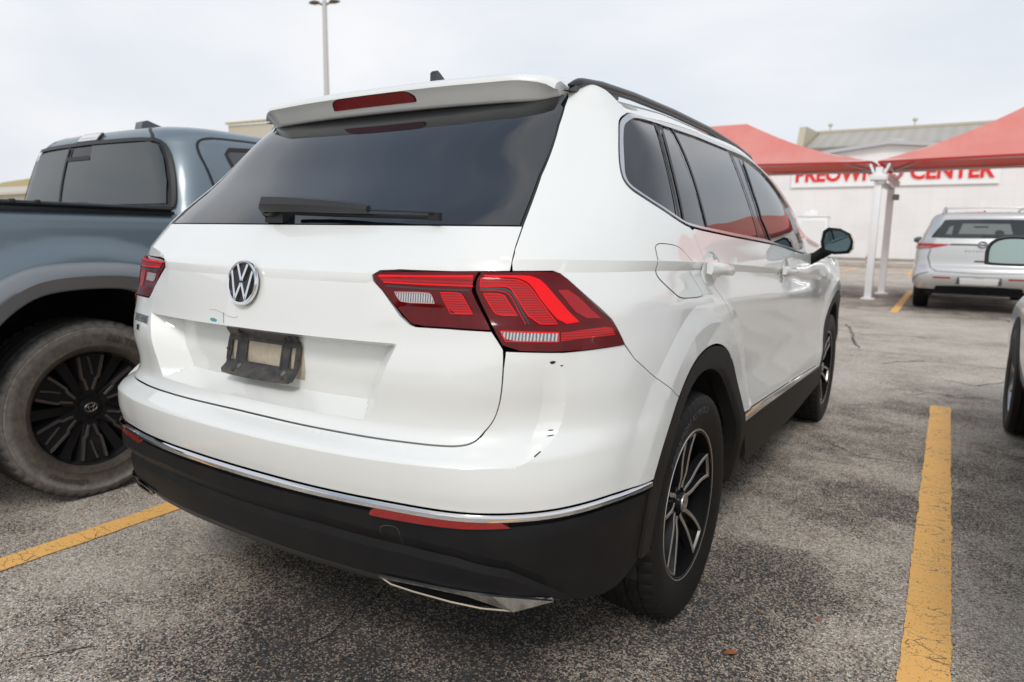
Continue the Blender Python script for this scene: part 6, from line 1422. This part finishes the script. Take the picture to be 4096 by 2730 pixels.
bay_line('parking_line', -1.232, -2.5, 4.7, .11, 'yellow line on the asphalt between the grey pickup and the white SUV', GL)
bay_line('parking_line', -4.0, -2.5, 4.7, .11, 'yellow line beyond the far side of the grey pickup', GL)
bay_line('parking_line', 4.32, -2.5, 4.73, .12, 'yellow line beyond the far side of the white car', GL)
bay_line('parking_line', .815, 11.9, 17.9, .12, 'yellow line running back beside the silver SUV', GL)
bay_line('parking_line', 3.4, 11.9, 17.9, .12, 'yellow line on the far side of the silver SUV', GL)
bay_line('parking_line', -1.9, 11.9, 17.9, .12, 'yellow line under the left red canopy, hidden side', GL)
bay_line('parking_line', -1.75, 26.5, 31.5, .13, 'short yellow line before the far kerb, left of the posts', GL)
bay_line('parking_line', .35, 26.5, 31.5, .13, 'short yellow line before the far kerb, between posts and silver SUV', GL)
# kerb and pavement in front of the white building
CONC = mat('concrete', (.40,.36,.31), .85, noise=(5, .6, (.30,.26,.22)))
tag(MB().box((0,34.1,.075),(60,2.2,.15)).build('pavement', CONC, smooth=False), kind='structure')
tag(MB().box((0,32.9,.085),(60,.18,.17), bev=.02).build('kerb', mat('kerb_concrete', (.46,.40,.33), .85, noise=(4,.6,(.33,.27,.22)))), kind='structure')
# ---------------------------------------------------------------- white building with the sign
def wall_mat():
    m, t, b, N = node_mat('white_block_wall'); tc = N('ShaderNodeTexCoord'); br = N('ShaderNodeTexBrick'); mp = N('ShaderNodeMapping'); mp.inputs['Rotation'].default_value = (R(90),0,0); t.links.new(tc.outputs['Object'], mp.inputs[0]); t.links.new(mp.outputs[0], br.inputs['Vector'])
    br.inputs['Color1'].default_value = (.87,.85,.84,1); br.inputs['Color2'].default_value = (.85,.83,.82,1); br.inputs['Mortar'].default_value = (.79,.755,.735,1); br.inputs['Scale'].default_value = 1; br.inputs['Mortar Size'].default_value = .008; br.inputs['Brick Width'].default_value = .60; br.inputs['Row Height'].default_value = .60; br.offset = 0
    n = N('ShaderNodeTexNoise'); n.inputs['Scale'].default_value = .8; n.inputs['Detail'].default_value = 5; t.links.new(tc.outputs['Object'], n.inputs['Vector'])
    c = mixc(N, t, mul(N, t, ramp(N, t, n.outputs['Fac'], .45, .7), .25), br.outputs['Color'], (.68,.64,.62)); t.links.new(c, b.inputs['Base Color']); b.inputs['Roughness'].default_value = .8
    return m
WB_ = empty('building', (-1,35,0), label='white block building with a red lettered sign, behind the silver SUV', cat='building')
def wpart(b, name, m, par, **k):
    o = b.build(name, m, None, **k); o.parent = par; L0 = par.location if par.parent is None else Vector((0,0,0)); o.location = -Vector(par.location) if par.type == 'EMPTY' else (0,0,0); return o
wall = wpart(MB().prism([(-16,.0),(16,.0),(16,4.30),(8,4.55),(-1.25,5.46),(-9,4.55),(-16,4.30)], 1, 35.2, 50), 'wall', wall_mat(), WB_, smooth=False)
GR_ = mat('grey_roof_sheet', (.52,.52,.54), .5)
wpart(MB().prism([(-16.3,4.28),(-9,4.56),(-1.25,5.47),(8,4.56),(16.3,4.28),(16.3,4.42),(8,4.70),(-1.25,5.62),(-9,4.70),(-16.3,4.42)], 1, 34.9, 50.2), 'roof', GR_, WB_, smooth=False)
wpart(MB().box((-1.1,36.5,5.68),(.7,.7,.32),bev=.05), 'roof_vent', mat('vent_grey', (.50,.50,.50), .5), WB_)
# fascia shows as a grey slope from this side
wpart(MB().box((-2,35.17,.30),(27.9,.05,.10)), 'wall_base', CONC, WB_)
SIGNM = mat('sign_white', (.90,.90,.89), .5)
sign = empty('sign', (-1.15,35.1,4.2), label='white sign board lettered PREOWNED CENTER in red on the building wall', cat='sign')
o = MB().box((0,.02,0),(8.35,.06,1.12)).build('board', SIGNM, sign)
def sgt(): 
    me = text_obj('letters', 'PREOWNED CENTER', .93, mat('sign_red', (.78,.02,.015), .45), sign, Matrix(((1,0,0,0),(0,0,-1,-.03),(0,1,0,0),(0,0,0,1))), extrude=.03, bold=.028, sx=1.0)
    xs_ = [v.co.x for v in me.data.vertices]; s = 7.95/(max(xs_)-min(xs_)); c_ = (max(xs_)+min(xs_))/2
    for v in me.data.vertices: v.co.x = (v.co.x-c_)*s
sgt()
# small things by the wall
cb = empty('utility_cabinet', (-3.95,33.6,.15), label='tall white utility cabinet against the white wall, left of the posts', cat='cabinet')
MB().box((0,0,1.02),(1.30,.9,2.02),bev=.03).build('body', mat('cabinet_white', (.85,.85,.84), .45), cb)
MB().box((0,0,2.07),(1.36,.96,.06),bev=.015).build('lid', mat('cabinet_white', (.72,.71,.70), .45), cb); MB().box((-.12,0,2.20),(.62,.5,.22),bev=.05).cyl((-.12,0,2.28),(-.12,0,2.40),.16,n=20).build('vent_cap', mat('cabinet_white', (.72,.71,.70), .45), cb)
MB().box((.08,-.455,1.0),(1.0,.015,1.75)).build('door', mat('cabinet_door', (.80,.80,.79), .45), cb)
hy = empty('fire_hydrant', (-1.53,33.8,.15), label='small red hydrant at the foot of the white wall', cat='hydrant')
RED2 = mat('hydrant_red', (.28,.03,.02), .5)
MB().cyl((0,0,0),(0,0,.05),.12).cyl((0,0,.04),(0,0,.36),.075).sph((0,0,.37),(.09,.09,.075)).cyl((0,0,.42),(0,0,.47),.025).build('body', RED2, hy); MB().cyl((-.13,0,.26),(.13,0,.26),.035).cyl((0,-.12,.25),(0,0,.25),.045).build('nozzles', RED2, hy)
# ---------------------------------------------------------------- large beige metal building behind
def rib_mat(name, c1, c2, sc, rot=(0,0,0)):
    m, t, b, N = node_mat(name); tc = N('ShaderNodeTexCoord'); w = N('ShaderNodeTexWave'); w.bands_direction = 'X'; w.inputs['Scale'].default_value = sc; t.links.new(tc.outputs['Object'], w.inputs['Vector'])
    n = N('ShaderNodeTexNoise'); n.inputs['Scale'].default_value = .15; n.inputs['Detail'].default_value = 6; t.links.new(tc.outputs['Object'], n.inputs['Vector'])
    c = mixc(N, t, ramp(N, t, w.outputs['Fac'], .2, .75), c1, c2); c = mixc(N, t, mul(N, t, ramp(N, t, n.outputs['Fac'], .45, .7), .3), c, tuple(x*.7 for x in c1)); t.links.new(c, b.inputs['Base Color']); b.inputs['Roughness'].default_value = .55; return m
BEI = rib_mat('beige_ribbed_wall', (.50,.45,.34), (.66,.60,.49), .9); ROOFM = rib_mat('weathered_metal_roof', (.42,.39,.34), (.46,.43,.38), .35)
BG = empty('building', (20,70,0), label='big beige ribbed metal building with a weathered roof rising behind the white one', cat='building')
X0, X1 = -9.6, 70
wpart(MB().box(((X0+X1)/2,74,4.15),(X1-X0,28,8.3)), 'wall', BEI, BG, smooth=False)
wpart(MB().prism([(59.6,8.15),(59.6,8.45),(66.0,10.35),(66.2,10.35),(66.2,8.3)], 0, X0+.5, X1), 'roof', ROOFM, BG, smooth=False)
wpart(MB().prism([(59.0,8.35),(60.0,10.15),(60.6,10.2),(67,10.5),(67,8.3)], 0, X0-.1, X0+.4), 'parapet', mat('beige_trim', (.50,.45,.34), .6), BG, smooth=False)
wpart(MB().box(((X0+X1)/2,59.5,8.18),(X1-X0,.35,.30)), 'gutter', mat('gutter_grey', (.22,.21,.19), .6), BG, smooth=False)
wpart(MB().box(((X0+X1)/2,66.1,10.45),(X1-X0-.6,.4,.22)), 'ridge_cap', mat('beige_trim', (.50,.45,.34), .6), BG, smooth=False)
for x in (-8.3,-1.9,5.2,12.5,20):
    wpart(MB().cyl((x,66.1,10.4),(x,66.1,11.0),.06).sph((x,66.1,11.05),(.20,.20,.16)), 'roof_vent', mat('vent_cream', (.58,.56,.50), .5), BG)
for i in range(14):
    x = -8 + i*1.9; wpart(MB().box((x,61.5,8.98),(.10,3.4,.04), rot=(math.atan2(1.9,6.4),0,0)), 'snow_guard', mat('gutter_grey', (.22,.21,.19), .6), BG, smooth=False) if i < 12 else None
# left background: two roofs beyond the pickup
LB = empty('building', (-75,30,0), label='low beige metal building at the far left behind the pickup cab', cat='building')
wpart(MB().prism([(-95,0),(-50,0),(-50,4.05),(-95,3.60)], 1, 26, 45), 'wall', rib_mat('cream_ribbed_wall', (.46,.42,.32), (.64,.60,.50), .9), LB, smooth=False)
wpart(MB().prism([(-96,3.60),(-49.5,4.02),(-49.5,4.22),(-96,3.80)], 1, 25.6, 26.2).prism([(25.6,3.95),(34,6.05),(44,6.05),(44,4.0)], 0, -96, -49.5), 'roof', mat('cream_roof', (.56,.52,.44), .6), LB, smooth=False)
wpart(MB().prism([(-82,4.6),(-77,5.5),(-66,5.9),(-50,6.4),(-50,4.6)], 1, 30, 44), 'gable', mat('ochre_trim', (.46,.38,.20), .6), LB, smooth=False)
LC = empty('building', (-50,46,0), label='tall beige ribbed building whose top shows between pickup cab and white SUV', cat='building')
wpart(MB().prism([(-55.6,0),(-30,0),(-30,10.2),(-50,10.55),(-55.6,10.70)], 1, 40, 60), 'wall', rib_mat('cream_ribbed_wall', (.46,.42,.32), (.64,.60,.50), .9), LC, smooth=False)
wpart(MB().box((-43,39.9,10.62),(25.4,.3,.16), rot=(0,R(1.1),0)), 'coping', mat('ochre_trim', (.46,.38,.20), .6), LC, smooth=False)
# ---------------------------------------------------------------- lamp standard
LP = empty('street_lamp', (-18.95,18,0), label='tall white parking lot lamp post with two flat lamp heads above the SUV', cat='street lamp')
PW = mat('pole_white_paint', (.55,.54,.52), .5)
MB().cyl((0,0,0),(0,0,9.62),.14,.085,n=12).cyl((0,0,9.6),(0,0,9.70),.06,n=12).build('pole', PW, LP); MB().cyl((0,0,0),(0,0,.6),.32,.30,n=24).build('base', CONC, LP)
HM = mat('lamp_head_bronze', (.12,.09,.06), .5)
cR = (math.cos(yaw), math.sin(yaw))
for sg in (1, -1):
    dx, dy = (sg*.54, sg*.20)
    b = MB(); b.tube([(0,0,9.50),(dx*.35,dy*.35,9.56),(dx*.5,dy*.5,9.58)], .035, n=8); arm = b.build('arm', HM, LP)
    b = MB(); q = [(.35,.05,.05),(.50,.15,.10),(.72,.19,.11),(.92,.16,.07),(1.08,.05,.03)]; prv = None
    for t_, w_, h_ in q:
        c_ = Vector((dx*t_, dy*t_, 9.60)); s_ = Vector((-dy, dx, 0)).normalized()*w_*.8
        rg_ = [b.bm.verts.new(c_ + s_), b.bm.verts.new(c_ + s_*.6 + Vector((0,0,h_*.6))), b.bm.verts.new(c_ - s_*.6 + Vector((0,0,h_*.6))), b.bm.verts.new(c_ - s_), b.bm.verts.new(c_ - Vector((0,0,h_*.7)))]
        if prv:
            for i in range(5): b.bm.faces.new((prv[i], prv[(i+1)%5], rg_[(i+1)%5], rg_[i]))
        else: b.bm.faces.new(rg_[::-1])
        prv = rg_
    b.bm.faces.new(prv); b.build('lamp_head', HM, LP)
# ---------------------------------------------------------------- red fabric canopies on white posts
def fabric():
    m, t, b, N = node_mat('red_shade_cloth'); tc = N('ShaderNodeTexCoord'); n = N('ShaderNodeTexNoise'); n.inputs['Scale'].default_value = .9; n.inputs['Detail'].default_value = 6; n.inputs['Roughness'].default_value = .65; t.links.new(tc.outputs['Object'], n.inputs['Vector'])
    mp = N('ShaderNodeMapping'); mp.inputs['Scale'].default_value = (6,1,.4); n2 = N('ShaderNodeTexNoise'); n2.inputs['Scale'].default_value = 1.5; t.links.new(tc.outputs['Object'], mp.inputs[0]); t.links.new(mp.outputs[0], n2.inputs['Vector'])
    c = mixc(N, t, ramp(N, t, n.outputs['Fac'], .35, .68), (.84,.245,.20), (.88,.33,.275)); c = mixc(N, t, mul(N, t, n2.outputs['Fac'], .3), c, (.90,.42,.36))
    t.links.new(c, b.inputs['Base Color']); b.inputs['Roughness'].default_value = .75; b.inputs['Sheen Weight'].default_value = .5
    geo_ = N('ShaderNodeNewGeometry')
    tr = N('ShaderNodeBsdfTranslucent'); tr.inputs['Color'].default_value = (.45,.010,.008,1); mx = N('ShaderNodeMixShader'); mx.inputs[0].default_value = .22
    o = t.nodes['Material Output']; t.links.new(b.outputs[0], mx.inputs[1]); t.links.new(tr.outputs[0], mx.inputs[2]); t.links.new(mx.outputs[0], o.inputs[0]); return m
FB = fabric(); FBV = mat('red_hem', (.42,.02,.016), .7)
POST = mat('white_post_paint', (.84,.83,.83), .45)
def canopy(x0, x1, y0, y1, ze, rx0, rx1, zr, label, posts=()):
    c = empty('canopy', ((x0+x1)/2, (y0+y1)/2, 0), label=label, cat='canopy', group='red fabric canopies over the parking bays')
    ym = (y0+y1)/2; n = 14; V = []; Fc = []
    C = [(x0,y0,ze),(x1,y0,ze),(x1,y1,ze),(x0,y1,ze)]; R0, R1 = (rx0,ym,zr), (rx1,ym,zr)
    def patch_(A, B, Cc, D):     # eave A->B, ridge D->Cc, edge sag
        b0 = len(V)
        for j in range(n+1):
            for i in range(n+1):
                s, t_ = i/n, j/n; p = (Vector(A)*(1-s)+Vector(B)*s)*(1-t_) + (Vector(D)*(1-s)+Vector(Cc)*s)*t_
                p.z -= .12*math.sin(math.pi*t_) ; 
                inn = Vector(((x0+x1)/2, ym, p.z)) - p; 
                k = .0; d = Vector((0, inn.y, 0)) if abs(A[1]-B[1]) < .01 else Vector((inn.x, 0, 0))
                if d.length > 0: p += d.normalized()*k
                p.z += .04*math.sin(math.pi*s)*(1-t_)
                V.append(tuple(p))
        for j in range(n):
            for i in range(n): Fc.append((b0+j*(n+1)+i, b0+j*(n+1)+i+1, b0+(j+1)*(n+1)+i+1, b0+(j+1)*(n+1)+i))
    patch_(C[0], C[1], R1, R0); patch_(C[1], C[2], R1, R1); patch_(C[2], C[3], R0, R1); patch_(C[3], C[0], R0, R0)
    o = mesh('fabric_roof', V, Fc, FB, c, True, angle=30); o.location = -c.location
    V2 = []; F2 = []
    for A, B in ((C[0],C[1]),(C[1],C[2]),(C[2],C[3]),(C[3],C[0])):
        b0 = len(V2)
        for i in range(n+1):
            s = i/n; p = Vector(A)*(1-s)+Vector(B)*s; d = Vector((0, ym-p.y, 0)) if abs(A[1]-B[1]) < .01 else Vector(((x0+x1)/2-p.x,0,0))
            p.z += .04*math.sin(math.pi*s) - .002; V2 += [tuple(p), (p.x, p.y, p.z - .045)]
        for i in range(n): F2.append((b0+2*i, b0+2*i+1, b0+2*i+3, b0+2*i+2))
    o = mesh('hem', V2, F2, FBV, c, True); o.location = -c.location
    SM_ = mat('steel_white', (.62,.60,.60), .45)
    b = MB()
    cc_ = Vector(((x0+x1)/2, ym, ze)); CI = [Vector(q) + (cc_ - Vector(q)).normalized()*.12 for q in C]; C = CI
    for P_, Q_ in ((C[0],C[1]),(C[1],C[2]),(C[2],C[3]),(C[3],C[0])): b.tube([Vector(P_)+Vector((0,0,.0)), Vector(Q_)+Vector((0,0,.0))], .03, n=8)
    for k_ in range(4): b.tube([Vector(C[k_])-Vector((0,0,.02)), Vector(R0 if k_ in (0,3) else R1)-Vector((0,0,.30))], .025, n=8)
    b.tube([Vector(R0)-Vector((0,0,.30)), Vector(R1)-Vector((0,0,.30))], .03, n=8)
    o = b.build('frame', SM_, c); o.location = -c.location
    return c
canopy(-7.0, .05, 14.5, 16.8, 2.72, -4.2, -2.71, 3.78, 'left red pyramid canopy, its corner meeting the white posts')
canopy(.15, 7.4, 14.5, 16.8, 2.72, 2.9, 4.6, 3.98, 'right red canopy above the silver SUV, running out of the photo')
canopy(7.7, 15.2, 14.5, 16.8, 2.72, 10.5, 12.5, 3.98, 'further red canopy beyond the right edge of the photo')
def post(x, y, label, g='white canopy posts'):
    p = empty('canopy_post', (x,y,0), label=label, cat='post', group=g)
    b = MB(); b.box((0,0,1.17),(.135,.135,2.34),bev=.012); b.build('shaft', POST, p); MB().box((0,0,.012),(.24,.24,.024)).build('base_plate', POST, p)
    MB().box((0,0,2.40),(.30,.34,.11),bev=.01).box((0,0,2.52),(.12,.2,.16)).build('head_plate', POST, p)
    for sx in (1,-1):
        for sy in (1,-1): MB().tube([(0,0,2.36),(sx*.10,sy*.10,2.50),(sx*.17,sy*.05,2.66)], .022, n=6).build('bracket', POST, p)
    return p
post(.19, 14.55, 'nearer of the two white canopy posts'); post(.30, 16.35, 'white canopy post just behind the nearer one')
post(7.55, 14.55, 'white post where the right canopies meet'); post(-7.1, 14.55, 'white post at the far end of the left canopy'); post(7.55, 16.7, 'rear white post where the right canopies meet')
bm_ = empty('post_beam', (.25,15.4,2.33), label='short white steel beam tying the two posts, with a small camera', cat='beam')
MB().box((0,0,0),(.10,1.9,.10)).box((.10,0,-.02),(.04,1.8,.05)).build('beam', POST, bm_); MB().box((.16,.9,-.22),(.12,.2,.12),bev=.02).cyl((.16,.78,-.22),(.16,.70,-.22),.045).build('camera', mat('camera_grey', (.25,.25,.25), .4), bm_)
# leaf on the ground
lf = MB(); pts = [(0,0),(.006,.009),(.016,.012),(.026,.009),(.032,0),(.024,-.007),(.012,-.009),(.004,-.006)]
def leaf(x, y, rz, s, lab):
    b = MB(); A_ = [b.bm.verts.new((p[0]*s, p[1]*s, .006 + .004*math.sin(p[0]*90))) for p in pts]; cv_ = b.bm.verts.new((.016*s, 0, .012)); 
    for i in range(len(A_)): b.bm.faces.new((A_[i], A_[(i+1)%len(A_)], cv_))
    o = b.build('fallen_leaf', mat('orange_leaf', (.36,.11,.04), .6), None); o.location = (x,y,0); o.rotation_euler = (0,0,rz); tag(o, lab, 'leaf', 'fallen leaves on the asphalt')
import itertools
leaf(1.065,.86,.5,1.15,'orange brown leaf on the asphalt in the lower right foreground'); leaf(1.265,1.19,1.4,.6,'tiny brown leaf beside the wide yellow line'); leaf(1.10,1.14,2.2,.5,'tiny orange leaf between the SUV wheel and the yellow line')

# ---------------------------------------------------------------- unseen dark cars added behind the camera to darken the reflections
DARKP = mat('dark_car_paint', (.012,.013,.016), .3, coat=1)
for i, (x, y) in enumerate(((-6.6,-8.6),(-3.7,-8.4),(-.9,-8.7),(2.0,-8.5),(4.8,-8.6),(7.6,-8.4),(10.4,-8.7))):
    c = empty('suv', (0,0,0), label='unseen dark car added behind the camera to darken reflections', cat='suv', group='unseen dark cars added for the reflections')
    lo = Loft(x, [(.22,.86,-.0,4.6,.2,.4,.03),(.55,.93,-.05,4.7,.25,.5,.05),(.85,.92,.0,4.7,.25,.5,.05),(1.05,.88,.1,4.5,.25,.5,.05)]); lo.Lv[:,2] += y-4.6; lo.Lv[:,3] += y-4.6
    hi = Loft(x, [(1.0,.86,.15,3.9,.25,.4,.03),(1.3,.76,.4,3.3,.25,.4,.03),(1.55,.66,.6,2.9,.25,.3,.03),(1.62,.45,.9,2.6,.2,.3,.0)]); hi.Lv[:,2] += y-4.6; hi.Lv[:,3] += y-4.6
    lo.shell('body', DARKP, c, nz=12); hi.shell('cabin', GLOSSBLK, c, nz=10)
    for wx in (-.84,.84):
        for wy in (-3.6,-.8): MB().cyl((x+wx-.1, y+wy, .34),(x+wx+.1, y+wy, .34),.34,n=24).build('wheel', TYRE, c)
    rebase(c, (x, y-2.3, 0))
# ---------------------------------------------------------------- open cracks in the asphalt
def crack_ribbon(V, Fc, pts, w, rr):
    P = []
    for (x0, y0), (x1, y1) in zip(pts, pts[1:]):
        n = max(2, int(math.hypot(x1-x0, y1-y0)/.018)) if w < .01 else max(2, int(math.hypot(x1-x0, y1-y0)/.06))
        for i in range(n): P.append((x0+(x1-x0)*i/n, y0+(y1-y0)*i/n))
    P.append(pts[-1]); b = len(V); j = w*1.6
    P = [(x + rr.uniform(-j, j), y + rr.uniform(-j, j)) for x, y in P]
    for i, (x, y) in enumerate(P):
        a = P[max(i-1,0)]; c = P[min(i+1,len(P)-1)]; dx, dy = c[0]-a[0], c[1]-a[1]; L_ = math.hypot(dx, dy) + 1e-9; ww = w*rr.uniform(.25,.75)*(1 if 0 < i < len(P)-1 else .1)
        V += [(x - dy/L_*ww, y + dx/L_*ww, .0016), (x + dy/L_*ww, y - dx/L_*ww, .0016)]
    for i in range(len(P)-1): Fc.append((b+2*i, b+2*i+1, b+2*i+3, b+2*i+2))
V = []; Fc = []; rr = random.Random(3)
for c, w in (([(-.016,.75),(-.006,.589),(.021,.539),(.03,.494),(.02,.44),(.04,.40),(.034,.36),(.06,.30),(.03,.22)], .0045), ([(.366,9.68),(.543,8.717),(.652,7.887),(.75,7.373)], .018), ([(1.621,12.812),(1.74,12.253),(1.943,12.112),(2.272,11.874),(2.8,11.0)], .03),
             ([(1.258,5.026),(1.375,5.056),(1.487,5.229),(1.66,5.139),(1.9,5.3)], .010), ([(1.55,5.9),(1.786,5.737),(2.01,6.068),(2.3,6.0)], .012), ([(.083,10.093),(.384,8.847),(.714,8.606),(1.1,8.9),(1.5,8.7)], .02),
             ([(-1.0,-.6),(-.85,-.35),(-.6,-.30),(-.45,-.1)], .003), ([(1.0,3.3),(1.2,3.1),(1.45,3.15)], .006), ([(1.0,6.4),(1.4,6.9),(2.0,6.8),(2.6,7.3)], .014), ([(-3,20.5),(0,20.2),(3,20.6),(6,20.3)], .05)):
    crack_ribbon(V, Fc, c, w, rr)
tag(mesh('asphalt_cracks', V, Fc, mat('crack_dark', (.016,.015,.014), .9), None, False), kind='stuff')
